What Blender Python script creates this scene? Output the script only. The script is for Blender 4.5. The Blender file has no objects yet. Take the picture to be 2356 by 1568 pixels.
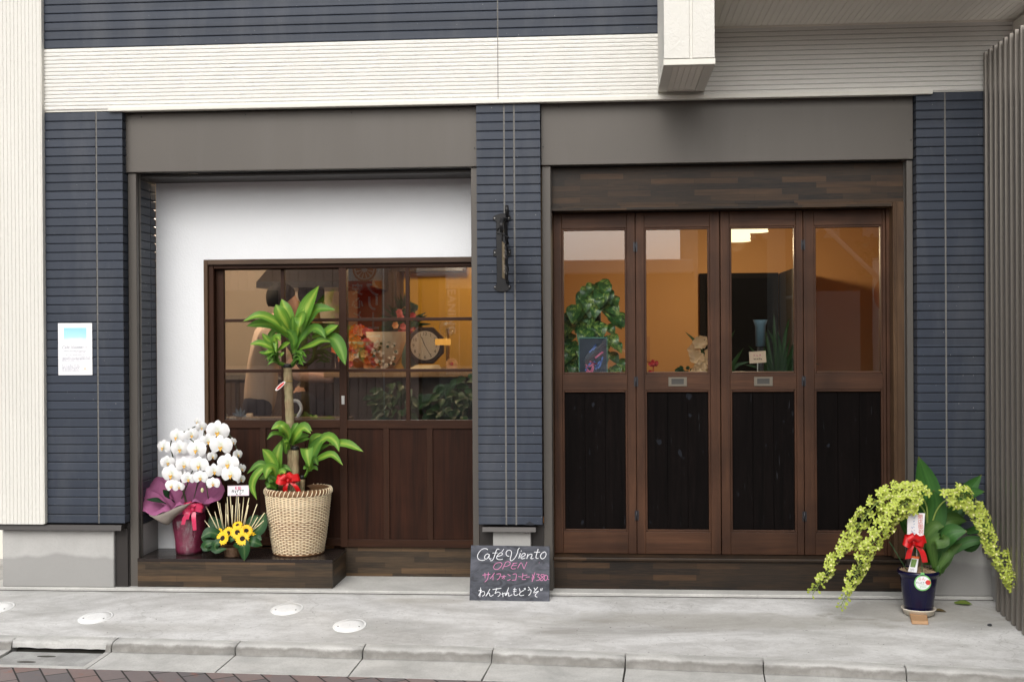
import bpy, bmesh, math, random
from mathutils import Vector, Matrix
rnd = random.Random(7)
R_ = math.radians
scene = bpy.context.scene
col = scene.collection

# ------------------------------------------------------------------ camera
F_PX, YAW, PITCH, ROLL = 2753.2, .0765151, -.0028689, -.00614699
CAM_D, CAM_H = 6.3, 1.36
fw = Vector((-math.sin(YAW) * math.cos(PITCH), math.cos(YAW) * math.cos(PITCH), math.sin(PITCH)))
r0 = Vector((math.cos(YAW), math.sin(YAW), 0)); u0 = r0.cross(fw)
cr, sr = math.cos(ROLL), math.sin(ROLL)
RT = cr * r0 + sr * u0; UP = -sr * r0 + cr * u0
cam_d = bpy.data.cameras.new('camera'); cam = bpy.data.objects.new('view_camera', cam_d); col.objects.link(cam)
cam.matrix_world = Matrix(((RT.x, UP.x, -fw.x, 0), (RT.y, UP.y, -fw.y, -CAM_D), (RT.z, UP.z, -fw.z, CAM_H), (0, 0, 0, 1)))
cam_d.sensor_width = 36; cam_d.sensor_fit = 'HORIZONTAL'; cam_d.lens = 36 * F_PX / 2356
cam_d.clip_start = .05; cam_d.clip_end = 500
scene.camera = cam

# ------------------------------------------------------------------ sky, sun, exposure
SUN_EL, SUN_AZ = R_(38), R_(-10)          # azimuth measured from straight behind the camera, positive = camera right
world = bpy.data.worlds.new('World'); scene.world = world; world.use_nodes = True
nt = world.node_tree; nt.nodes.clear()
sky = nt.nodes.new('ShaderNodeTexSky'); sky.sky_type = 'NISHITA'; sky.sun_disc = False
sky.sun_elevation = SUN_EL; sky.sun_rotation = R_(180) - SUN_AZ; sky.dust_density = 6; sky.air_density = 1.0; sky.ozone_density = 1.0
hs = nt.nodes.new('ShaderNodeHueSaturation'); hs.inputs['Saturation'].default_value = .22   # overcast: a nearly colourless sky
bg = nt.nodes.new('ShaderNodeBackground'); bg.inputs[1].default_value = .15
wo = nt.nodes.new('ShaderNodeOutputWorld')
nt.links.new(sky.outputs[0], hs.inputs['Color']); nt.links.new(hs.outputs[0], bg.inputs[0]); nt.links.new(bg.outputs[0], wo.inputs[0])
sun_d = bpy.data.lights.new('sun', 'SUN'); sun_d.energy = .5; sun_d.angle = R_(85); sun_d.color = (1, .98, .955)
sun = bpy.data.objects.new('sun', sun_d); col.objects.link(sun)
sdir = Vector((math.sin(SUN_AZ) * math.cos(SUN_EL), -math.cos(SUN_AZ) * math.cos(SUN_EL), math.sin(SUN_EL)))   # towards the sun
sun.rotation_euler = sdir.to_track_quat('Z', 'Y').to_euler()
sun.location = (-6, -14, 18)
scene.view_settings.view_transform = 'Standard'; scene.view_settings.look = 'None'
scene.view_settings.exposure = 0.28; scene.view_settings.gamma = 1
scene.render.engine = 'CYCLES'
cy = scene.cycles
cy.use_denoising = True; cy.max_bounces = 8; cy.diffuse_bounces = 4; cy.glossy_bounces = 4; cy.transparent_max_bounces = 24
cy.transmission_bounces = 8; cy.sample_clamp_indirect = 6; cy.caustics_reflective = False; cy.caustics_refractive = False

# ------------------------------------------------------------------ pixel helpers (2356 px wide picture -> metres)
def ray(x, y): return (x - 1178) * RT - (y - 784) * UP + F_PX * fw
def PY(x, y, Y):
    d = ray(x, y); t = (CAM_D + Y) / d.y
    return Vector((d.x * t, Y, CAM_H + d.z * t))

# ------------------------------------------------------------------ mesh builder
class MB:
    def __init__(s): s.v = []; s.f = []; s.m = []; s.uv = []; s.sm = []
    def vert(s, p, uv=(0, 0)): s.v.append(Vector(p)); s.uv.append(uv); return len(s.v) - 1
    def face(s, ids, m=0, smooth=False): s.f.append(tuple(ids)); s.m.append(m); s.sm.append(smooth)
    def poly(s, pts, m=0):
        s.face([s.vert(p) for p in pts], m)
    def box(s, x0, x1, y0, y1, z0, z1, m=0):
        i = [s.vert((x, y, z)) for z in (z0, z1) for y in (y0, y1) for x in (x0, x1)]
        for f in ((0, 2, 3, 1), (4, 5, 7, 6), (0, 1, 5, 4), (2, 6, 7, 3), (0, 4, 6, 2), (1, 3, 7, 5)):
            s.face([i[k] for k in f], m)
    def obox(s, c, ax, ay, az, m=0):              # oriented box: centre and three half-axis vectors
        c, ax, ay, az = Vector(c), Vector(ax), Vector(ay), Vector(az)
        i = [s.vert(c + sx * ax + sy * ay + sz * az) for sz in (-1, 1) for sy in (-1, 1) for sx in (-1, 1)]
        for f in ((0, 2, 3, 1), (4, 5, 7, 6), (0, 1, 5, 4), (2, 6, 7, 3), (0, 4, 6, 2), (1, 3, 7, 5)):
            s.face([i[k] for k in f], m)
    def prism(s, ring, off, m=0, smooth=False):   # polygon ring extruded by vector
        off = Vector(off); n = len(ring)
        a = [s.vert(p) for p in ring]; b = [s.vert(Vector(p) + off) for p in ring]
        s.face(a[::-1], m); s.face(b, m)
        for k in range(n): s.face((a[k], a[(k + 1) % n], b[(k + 1) % n], b[k]), m, smooth)
    def tube(s, pts, r, n=8, m=0, cap=True):
        pts = [Vector(p) for p in pts]; N = len(pts)
        rr = [r] * N if not hasattr(r, '__len__') else r
        prev = None; rings = []
        for i, p in enumerate(pts):
            t = (pts[min(i + 1, N - 1)] - pts[max(i - 1, 0)]).normalized()
            if prev is None:
                a = t.orthogonal().normalized()
            else:
                a = (prev - t * prev.dot(t)); a = a.normalized() if a.length > 1e-6 else t.orthogonal().normalized()
            prev = a; b = t.cross(a)
            rings.append([s.vert(p + rr[i] * (math.cos(q) * a + math.sin(q) * b), (k / n, i / max(1, N - 1))) for k, q in enumerate([2 * math.pi * j / n for j in range(n)])])
        for i in range(N - 1):
            for k in range(n): s.face((rings[i][k], rings[i][(k + 1) % n], rings[i + 1][(k + 1) % n], rings[i + 1][k]), m, True)
        if cap:
            s.face(rings[0][::-1], m); s.face(rings[-1], m)
    def lathe(s, prof, c, n=32, m=0, smooth=True, sx=1, wob=None):
        c = Vector(c); rings = []
        for j, (r, z) in enumerate(prof):
            rings.append([s.vert(c + Vector((r * math.cos(2 * math.pi * k / n), r * math.sin(2 * math.pi * k / n), z)), (k / n, j / (len(prof) - 1))) for k in range(n)])
        for i in range(len(prof) - 1):
            for k in range(n): s.face((rings[i][k], rings[i][(k + 1) % n], rings[i + 1][(k + 1) % n], rings[i + 1][k]), m, smooth)
        return rings
    def ball(s, c, r, n=10, m=0, sc=(1, 1, 1)):
        c = Vector(c); prof = []
        rings = []
        for j in range(n // 2 + 1):
            a = math.pi * j / (n // 2)
            rings.append([s.vert(c + Vector((r * sc[0] * math.sin(a) * math.cos(2 * math.pi * k / n), r * sc[1] * math.sin(a) * math.sin(2 * math.pi * k / n), r * sc[2] * math.cos(a)))) for k in range(n)])
        for i in range(len(rings) - 1):
            for k in range(n): s.face((rings[i][k], rings[i + 1][k], rings[i + 1][(k + 1) % n], rings[i][(k + 1) % n]), m, True)
    def leaf(s, pts, w, nrm=(0, -1, .4), fold=.12, seg=8, m=0, peak=.45, base=.25, curl=0., tw=0., wave=0., blunt=False):
        P = spline(pts, seg); nrm = Vector(nrm); rows = []
        for i, p in enumerate(P):
            t = i / seg
            tg = (P[min(i + 1, seg)] - P[max(i - 1, 0)]).normalized()
            nn = nrm - tg * nrm.dot(tg)
            if nn.length < 1e-4: nn = tg.orthogonal()
            nn.normalize(); sd = tg.cross(nn)
            if tw:
                q = Matrix.Rotation(tw * t, 3, tg); nn = q @ nn; sd = q @ sd
            if t < peak: k = base + (1 - base) * math.sin(math.pi / 2 * t / peak)
            elif blunt: k = max(.12, (1 - ((t - peak) / (1 - peak)) ** 2.2) ** .5)
            else: k = max(.02, math.cos(math.pi / 2 * ((t - peak) / (1 - peak)) ** 1.25))
            h = w * .5 * k
            row = []
            for u in (-1, -.5, 0, .5, 1):
                d = fold * w * (abs(u) - .5) * k + (wave * w * k * math.sin(t * 17 + u * 3) * abs(u) if wave else 0) - curl * w * k * u * u
                row.append(s.vert(p + sd * (u * h) + nn * d, ((u + 1) / 2, t)))
            rows.append(row)
        for i in range(seg):
            for k in range(4): s.face((rows[i][k], rows[i][k + 1], rows[i + 1][k + 1], rows[i + 1][k]), m, True)
    def build(s, name, mats, parent=None, bevel=0, bseg=1, origin=None, solid=0, soff=0, subs=0):
        me = bpy.data.meshes.new(name)
        o0 = Vector(origin) if origin is not None else (wloc(parent) if parent else Vector((0, 0, 0)))
        me.from_pydata([tuple(p - o0) for p in s.v], [], s.f)
        for mm in (mats if isinstance(mats, (list, tuple)) else [mats]): me.materials.append(mm)
        me.polygons.foreach_set('material_index', s.m); me.polygons.foreach_set('use_smooth', s.sm)
        ul = me.uv_layers.new(name='UVMap'); li = [0] * len(me.loops); me.loops.foreach_get('vertex_index', li)
        flat = [c for i in li for c in s.uv[i]]; ul.data.foreach_set('uv', flat)
        me.update()
        o = bpy.data.objects.new(name, me); col.objects.link(o)
        if parent: o.parent = parent; o.location = o0 - wloc(parent)
        else: o.location = o0
        if subs:
            md = o.modifiers.new('sub', 'SUBSURF'); md.levels = subs; md.render_levels = subs
        if solid:
            md = o.modifiers.new('thick', 'SOLIDIFY'); md.thickness = solid; md.offset = -1; md.material_offset = soff; md.material_offset_rim = soff
        if bevel:
            md = o.modifiers.new('bev', 'BEVEL'); md.width = bevel; md.segments = bseg; md.limit_method = 'ANGLE'; md.angle_limit = R_(40)
        return o
def wloc(o):
    v = Vector((0, 0, 0))
    while o: v += o.location; o = o.parent
    return v
def spline(pts, seg):
    pts = [Vector(p) for p in pts]; n = len(pts)
    if n == 2: return [pts[0].lerp(pts[1], i / seg) for i in range(seg + 1)]
    out = []
    for i in range(seg + 1):
        t = i / seg * (n - 1); k = min(int(t), n - 2); f = t - k
        p0 = pts[k - 1] if k > 0 else 2 * pts[0] - pts[1]; p1, p2 = pts[k], pts[k + 1]
        p3 = pts[k + 2] if k + 2 < n else 2 * pts[-1] - pts[-2]
        out.append(.5 * ((2 * p1) + (p2 - p0) * f + (2 * p0 - 5 * p1 + 4 * p2 - p3) * f * f + (3 * p1 - p0 - 3 * p2 + p3) * f ** 3))
    return out
def tag(o, label=None, cat=None, group=None, kind=None):
    if label: o['label'] = label
    if cat: o['category'] = cat
    if group: o['group'] = group
    if kind: o['kind'] = kind
    return o
def thing(name, loc, label, cat, group=None):
    o = bpy.data.objects.new(name, None); col.objects.link(o); o.location = loc; o.empty_display_size = .1
    return tag(o, label, cat, group)
def part(name, parent, mats, fn, **k):
    mb = MB(); fn(mb); return mb.build(name, mats, parent, **k)

# ------------------------------------------------------------------ materials
def lin(c): return tuple((x / 12.92 if x <= .04045 else ((x + .055) / 1.055) ** 2.4) for x in (c[0] / 255, c[1] / 255, c[2] / 255))
class NT:
    def __init__(s, name):
        s.m = bpy.data.materials.new(name); s.m.use_nodes = True; s.t = s.m.node_tree; s.n = s.t.nodes; s.l = s.t.links
        s.b = s.n['Principled BSDF']; s.out = s.n['Material Output']
        s.tc = s.n.new('ShaderNodeTexCoord')
    def new(s, t): return s.n.new('ShaderNode' + t)
    def mapping(s, scale=(1, 1, 1), rot=(0, 0, 0), src='Object', loc=(0, 0, 0)):
        mp = s.new('Mapping'); mp.inputs['Scale'].default_value = scale; mp.inputs['Rotation'].default_value = rot; mp.inputs['Location'].default_value = loc
        s.l.new(s.tc.outputs[src], mp.inputs[0]); return mp.outputs[0]
    def noise(s, vec, scale, detail=4, rough=.55, dist=0):
        n = s.new('TexNoise'); n.inputs['Scale'].default_value = scale; n.inputs['Detail'].default_value = detail
        n.inputs['Roughness'].default_value = rough; n.inputs['Distortion'].default_value = dist
        s.l.new(vec, n.inputs['Vector']); return n.outputs['Fac']
    def ramp(s, fac, stops, interp='LINEAR'):
        r = s.new('ValToRGB'); r.color_ramp.interpolation = interp
        while len(r.color_ramp.elements) < len(stops): r.color_ramp.elements.new(.5)
        for e, (p, c) in zip(r.color_ramp.elements, stops):
            e.position = p; e.color = (*c, 1) if len(c) == 3 else c
        s.l.new(fac, r.inputs[0]); return r.outputs[0]
    def mix(s, fac, a, b, mode='MIX'):
        m = s.new('Mix'); m.data_type = 'RGBA'; m.blend_type = mode
        if isinstance(fac, (int, float)): m.inputs[0].default_value = fac
        else: s.l.new(fac, m.inputs[0])
        for k, v in ((6, a), (7, b)):
            if isinstance(v, tuple): m.inputs[k].default_value = (*v, 1)
            else: s.l.new(v, m.inputs[k])
        return m.outputs[2]
    def math(s, op, a, b=None, clamp=False):
        m = s.new('Math'); m.operation = op; m.use_clamp = clamp
        for k, v in ((0, a), (1, b)):
            if v is None: continue
            if isinstance(v, (int, float)): m.inputs[k].default_value = v
            else: s.l.new(v, m.inputs[k])
        return m.outputs[0]
    def color(s, c):
        if isinstance(c, tuple): s.b.inputs['Base Color'].default_value = (*c, 1)
        else: s.l.new(c, s.b.inputs['Base Color'])
    def bump(s, h, strength=.3, dist=.005):
        b = s.new('Bump'); b.inputs['Strength'].default_value = strength; b.inputs['Distance'].default_value = dist
        s.l.new(h, b.inputs['Height']); s.l.new(b.outputs[0], s.b.inputs['Normal'])
    def set(s, rough=.6, metal=0, spec=.5, coat=0):
        s.b.inputs['Roughness'].default_value = rough; s.b.inputs['Metallic'].default_value = metal
        s.b.inputs['Specular IOR Level'].default_value = spec
        if coat: s.b.inputs['Coat Weight'].default_value = coat
        return s
def simple(name, c, rough=.6, var=.12, scale=8, metal=0, spec=.5, bump=0, bscale=60, coat=0, trans=0):
    t = NT(name).set(rough, metal, spec, coat); v = t.mapping()
    f = t.noise(v, scale)
    t.color(t.mix(f, tuple(x * (1 - var) for x in c), tuple(min(1, x * (1 + var)) for x in c)))
    if bump: t.bump(t.noise(v, bscale, 6), bump)
    if trans:
        t.b.inputs['Subsurface Weight'].default_value = trans; t.b.inputs['Subsurface Radius'].default_value = (.01, .01, .006)
    return t.m
def navy_mat(name, c):
    t = NT(name).set(.5, 0, .32); v = t.mapping()
    f = t.noise(t.mapping((1, 1, 14)), 2.2, 3); g = t.noise(v, 60, 3)
    c1 = t.mix(f, tuple(x * .84 for x in c), tuple(x * 1.14 for x in c))
    sep = t.new('SeparateXYZ'); t.l.new(t.tc.outputs['Object'], sep.inputs[0])      # each course fired a little differently
    wn = t.new('TexWhiteNoise'); wn.noise_dimensions = '1D'; t.l.new(t.math('FLOOR', t.math('MULTIPLY', t.math('SUBTRACT', sep.outputs[2], .366), 21.19)), wn.inputs['W'])
    c1 = t.mix(t.math('MULTIPLY', wn.outputs['Value'], .30), c1, tuple(x * 1.75 for x in c))
    du = t.noise(t.mapping((1, 1, .25)), 4.5, 5, .65)
    c1 = t.mix(t.math('MULTIPLY', t.ramp(du, [(.48, (0, 0, 0)), (.75, (1, 1, 1))]), .22), c1, (.16, .16, .16))
    sp = t.ramp(t.noise(v, 95, 1, .4), [(.775, (0, 0, 0)), (.79, (1, 1, 1))])
    t.color(t.mix(t.math('MULTIPLY', sp, .55), c1, (.45, .45, .43)))
    t.bump(g, .12, .003); return t.m
def cream_mat(name, c, rough_bump=.5, sc=(1, 1, 1)):
    t = NT(name).set(.75, 0, .3); v = t.mapping(sc)
    n1 = t.noise(v, 52, 5, .6, .6); n2 = t.noise(t.mapping((1, 1, .4)), 3.5, 5, .65)
    dirt = t.mix(n2, tuple(x * .93 for x in c), tuple(min(1, x * 1.05) for x in c))
    t.color(dirt); t.bump(t.ramp(n1, [(.35, (0, 0, 0)), (.7, (1, 1, 1))]), rough_bump, .006); return t.m
def wood_mat(name, c1, c2, axis='z', rough=.5, freq=26, spec=.22, knots=False, dark=.45):
    t = NT(name).set(rough, 0, spec)
    sc = {'z': (1, 1, .045), 'x': (.045, 1, 1)}[axis]
    v = t.mapping(sc)
    a = t.noise(v, freq, 5, .65, .8); b = t.noise(v, freq * 5, 3, .6); w = t.noise(t.mapping(), 3.1, 3)
    base = t.mix(t.ramp(a, [(.3, (0, 0, 0)), (.72, (1, 1, 1))]), c1, c2)
    base = t.mix(t.math('MULTIPLY', t.ramp(b, [(.5, (0, 0, 0)), (.75, (1, 1, 1))]), .35), base, tuple(x * .35 for x in c1))
    base = t.mix(t.math('MULTIPLY', t.ramp(w, [(.4, (0, 0, 0)), (.75, (1, 1, 1))]), dark), base, tuple(x * .55 for x in c1))
    if knots:
        k = t.noise(t.mapping((1, 1, .7)), 21, 1, .3)
        base = t.mix(t.math('MULTIPLY', t.ramp(k, [(.745, (0, 0, 0)), (.78, (1, 1, 1))]), .35), base, (.03, .035, .045))
        sc2 = t.noise(t.mapping((1, 1, .08)), 150, 1, .4)
        base = t.mix(t.math('MULTIPLY', t.ramp(sc2, [(.76, (0, 0, 0)), (.8, (1, 1, 1))]), .25), base, (.06, .065, .075))
    t.color(base); t.bump(b, .15, .002); return t.m
def strip_mat(name, tone=1.0, bw=.26, rh=.032, warm=(.105, .055, .026), mid=(.05, .032, .02), dark=(.014, .013, .012)):
    t = NT(name).set(.5, 0, .25)
    sep = t.new('SeparateXYZ'); t.l.new(t.tc.outputs['Object'], sep.inputs[0])
    cmb = t.new('CombineXYZ'); t.l.new(t.math('ADD', sep.outputs[0], sep.outputs[1]), cmb.inputs[0]); t.l.new(sep.outputs[2], cmb.inputs[1])
    br = t.new('TexBrick'); t.l.new(cmb.outputs[0], br.inputs['Vector'])
    br.inputs['Color1'].default_value = (0, 0, 0, 1); br.inputs['Color2'].default_value = (1, 1, 1, 1); br.inputs['Mortar'].default_value = (.1, .1, .1, 1)
    br.inputs['Scale'].default_value = 1; br.inputs['Mortar Size'].default_value = .0008; br.inputs['Brick Width'].default_value = bw; br.inputs['Row Height'].default_value = rh
    br.inputs['Bias'].default_value = 0; br.offset = .37; br.squash = 1.35; br.squash_frequency = 3
    m1 = tuple(x * tone for x in dark); m2 = tuple(x * tone for x in mid); m3 = tuple(x * tone for x in warm)
    base = t.ramp(br.outputs['Color'], [(.0, m1), (.35, m2), (.62, tuple(x * .8 for x in m2)), (.85, m3), (1, tuple(x * 1.25 for x in m3))])
    g = t.noise(t.mapping((.06, .06, 1)), 60, 4, .6, .5); w = t.noise(t.mapping((.5, .5, 2)), 5, 3)
    base = t.mix(t.math('MULTIPLY', t.ramp(g, [(.40, (0, 0, 0)), (.72, (1, 1, 1))]), .55), base, m1)
    g2 = t.noise(t.mapping((.03, .03, 1)), 260, 3, .7); base = t.mix(t.math('MULTIPLY', t.ramp(g2, [(.45, (0, 0, 0)), (.7, (1, 1, 1))]), .35), base, tuple(x * 1.5 for x in m3))
    base = t.mix(t.math('MULTIPLY', t.ramp(w, [(.5, (0, 0, 0)), (.75, (1, 1, 1))]), .5), base, tuple(x * 1.2 for x in m1))
    t.color(base); t.bump(g, .12, .002); return t.m
def concrete_mat(name, c, blotch=.25, sc=1.0, stain=(.24, .235, .225), bumps=.35, damp=None):
    t = NT(name).set(.85, 0, .25); v = t.mapping()
    a = t.noise(v, 1.6 * sc, 5, .6, .5); b = t.noise(v, 30 * sc, 5, .7); d = t.noise(v, 210, 2, .6)
    base = t.mix(t.ramp(a, [(.35, (0, 0, 0)), (.66, (1, 1, 1))]), tuple(x * (1 - blotch) for x in c), tuple(min(1, x * (1 + blotch * .55)) for x in c))
    base = t.mix(t.math('MULTIPLY', t.ramp(b, [(.5, (0, 0, 0)), (.75, (1, 1, 1))]), .45), base, stain)
    base = t.mix(t.math('MULTIPLY', t.ramp(d, [(.66, (0, 0, 0)), (.72, (1, 1, 1))]), .5), base, tuple(x * .45 for x in c))
    if damp:        # a damp tide mark along the foot: (height, amplitude)
        sep = t.new('SeparateXYZ'); t.l.new(t.tc.outputs['Object'], sep.inputs[0])
        wv = t.noise(t.mapping((1, 0, 0)), 3.2, 3, .5)
        lim = t.math('ADD', t.math('MULTIPLY', wv, damp[1]), damp[0])
        f = t.math('MULTIPLY', t.math('SUBTRACT', lim, sep.outputs[2]), 40, True)
        f2 = t.math('MAXIMUM', f, 0)
        f3 = t.math('MINIMUM', f2, .8)
        base = t.mix(f3, base, tuple(x * .66 for x in c))
    t.color(base); t.bump(t.mix(.5, b, d), bumps, .003); return t.m
def glass_mat(name, tint=(.93, .95, .94), r0=.068):
    t = NT(name); t.n.remove(t.b)
    tr = t.new('BsdfTransparent'); tr.inputs[0].default_value = (*tint, 1)
    gl = t.new('BsdfGlossy'); gl.inputs['Roughness'].default_value = .0; gl.inputs[0].default_value = (1, 1, 1, 1)
    lw = t.new('LayerWeight'); lw.inputs[0].default_value = .5
    fr = t.math('ADD', t.math('MULTIPLY', t.math('POWER', lw.outputs['Facing'], 5), .9 - r0), r0)
    mx = t.new('MixShader'); t.l.new(fr, mx.inputs[0]); t.l.new(tr.outputs[0], mx.inputs[1]); t.l.new(gl.outputs[0], mx.inputs[2])
    t.l.new(mx.outputs[0], t.out.inputs[0]); return t.m
def film_mat(name):
    t = NT(name); t.n.remove(t.b)
    tr = t.new('BsdfTransparent'); gl = t.new('BsdfGlossy'); gl.inputs['Roughness'].default_value = .12
    f = t.ramp(t.noise(t.mapping((1, 1, .5)), 16, 3, .6, 1.5), [(.45, (.03, .03, .03)), (.75, (.35, .35, .35))])
    mx = t.new('MixShader'); t.l.new(f, mx.inputs[0]); t.l.new(tr.outputs[0], mx.inputs[1]); t.l.new(gl.outputs[0], mx.inputs[2])
    t.l.new(mx.outputs[0], t.out.inputs[0]); return t.m
def emit_mat(name, c, s):
    t = NT(name); t.n.remove(t.b); e = t.new('Emission'); e.inputs[0].default_value = (*c, 1); e.inputs[1].default_value = s
    t.l.new(e.outputs[0], t.out.inputs[0]); return t.m
def leaf_mat(name, edge, mid, stripe=None, sw=.1, rough=.35, vein=.0, thin=.15):
    t = NT(name).set(rough + .12, 0, .3)
    sep = t.new('SeparateXYZ'); t.l.new(t.tc.outputs['UV'], sep.inputs[0])
    du = t.math('ABSOLUTE', t.math('SUBTRACT', sep.outputs[0], .5))
    nz = t.noise(t.mapping(), 30, 3)
    du2 = t.math('ADD', du, t.math('MULTIPLY', t.math('SUBTRACT', nz, .5), .12))
    c = t.ramp(du2, [(0, stripe or mid), (sw, stripe or mid), (sw + .09, mid), (.42, edge)])
    if sw == .06:        # fine parallel stripes either side of the midrib
        st_ = t.noise(t.mapping((11, .25, 1), src='UV'), 2.4, 2, .5)
        c = t.mix(t.math('MULTIPLY', t.ramp(st_, [(.5, (0, 0, 0)), (.58, (1, 1, 1))]), .55), c, tuple(x * .8 for x in (stripe or mid)))
    if vein:
        vn = t.noise(t.mapping((22, 1.2, 1), src='UV'), 1.6, 2)
        c = t.mix(t.math('MULTIPLY', t.ramp(vn, [(.45, (0, 0, 0)), (.6, (1, 1, 1))]), vein), c, tuple(x * .55 for x in edge))
    n2 = t.noise(t.mapping(), 7, 2)
    c = t.mix(t.math('MULTIPLY', n2, .35), c, tuple(x * .6 for x in edge))
    c = t.mix(t.math('MULTIPLY', t.ramp(sep.outputs[1], [(.955, (0, 0, 0)), (.99, (1, 1, 1))]), .6), c, (.16, .10, .04))
    t.color(c)
    tl = t.new('BsdfTranslucent'); t.l.new(c, tl.inputs[0]); mx = t.new('MixShader'); mx.inputs[0].default_value = thin      # light passes through thin leaves
    t.l.new(t.b.outputs[0], mx.inputs[1]); t.l.new(tl.outputs[0], mx.inputs[2]); t.l.new(mx.outputs[0], t.out.inputs[0])
    vs_ = t.noise(t.mapping((60, .8, 1), src='UV'), 1.5, 2); c = t.mix(t.math('MULTIPLY', vs_, .22), c, tuple(x * .5 for x in edge))
    t.bump(t.noise(t.mapping((30, 1, 1), src='UV'), 2, 2), .12, .002)
    return t.m
def variegated_mat(name):
    t = NT(name).set(.35, 0, .5)
    n = t.noise(t.mapping((5, 1.5, 1), src='UV'), 3.5, 3, .6, 1.0); n2 = t.noise(t.mapping(), 9, 2)
    n2 = t.noise(t.mapping(), 24, 3, .6, .8); f = t.math('ADD', t.math('MULTIPLY', n, .5), t.math('MULTIPLY', n2, .5))
    t.color(t.ramp(f, [(.40, (.018, .065, .016)), (.53, (.035, .115, .025)), (.57, (.22, .30, .06)), (.66, (.34, .37, .12))])); return t.m

NAVY = (.028, .0355, .051)
M = {}
M['navy'] = navy_mat('navy_siding', NAVY)
M['navy_gap'] = simple('siding_groove', (.018, .020, .026), .9)
M['sealant'] = simple('grey_sealant', (.15, .145, .135), .8, .3, 40)
M['cream'] = cream_mat('cream_siding', (.70, .69, .65), .38, (.5, 1, 1))
M['cream_v'] = cream_mat('cream_ribbed_siding', (.66, .648, .60), .30)
M['cream_flat'] = simple('cream_trim_paint', (.66, .645, .58), .5, .04)
M['soffit'] = simple('soffit_panel', (.80, .77, .69), .7, .05, 3)
M['bronze'] = simple('bronze_metal', (.105, .097, .087), .42, .06, 2.5, .35, .5)
def bronze():
    t = NT('bronze_metal').set(.45, .2, .35); v = t.mapping()
    a = t.noise(t.mapping((1, 1, .12)), 7, 5, .6); b = t.noise(v, 1.7, 2); d = t.noise(v, 90, 2)
    c = t.mix(b, (.084, .076, .067), (.100, .090, .079)); c = t.mix(t.math('MULTIPLY', t.ramp(a, [(.5, (0, 0, 0)), (.72, (1, 1, 1))]), .12), c, (.145, .138, .128))
    c = t.mix(t.math('MULTIPLY', t.ramp(d, [(.70, (0, 0, 0)), (.76, (1, 1, 1))]), .35), c, (.05, .045, .04))
    t.color(c); t.bump(b, .05, .02); return t.m
M['bronze'] = bronze()
M['bronze_dark'] = simple('dark_bronze_metal', (.032, .028, .026), .45, .1, 4, .3)
M['black_gap'] = simple('black_slot_shade', (.008, .008, .008), .8)  # black strips stand for the shade inside the shutter and rail slots
M['plaster'] = simple('white_plaster', (.74, .758, .775), .85, .05, 2.2, 0, .2, .4, 110)
M['concrete'] = concrete_mat('foundation_concrete', (.42, .415, .40), .12, 2, (.34, .335, .32), .25, damp=(.12, .14))
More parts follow.
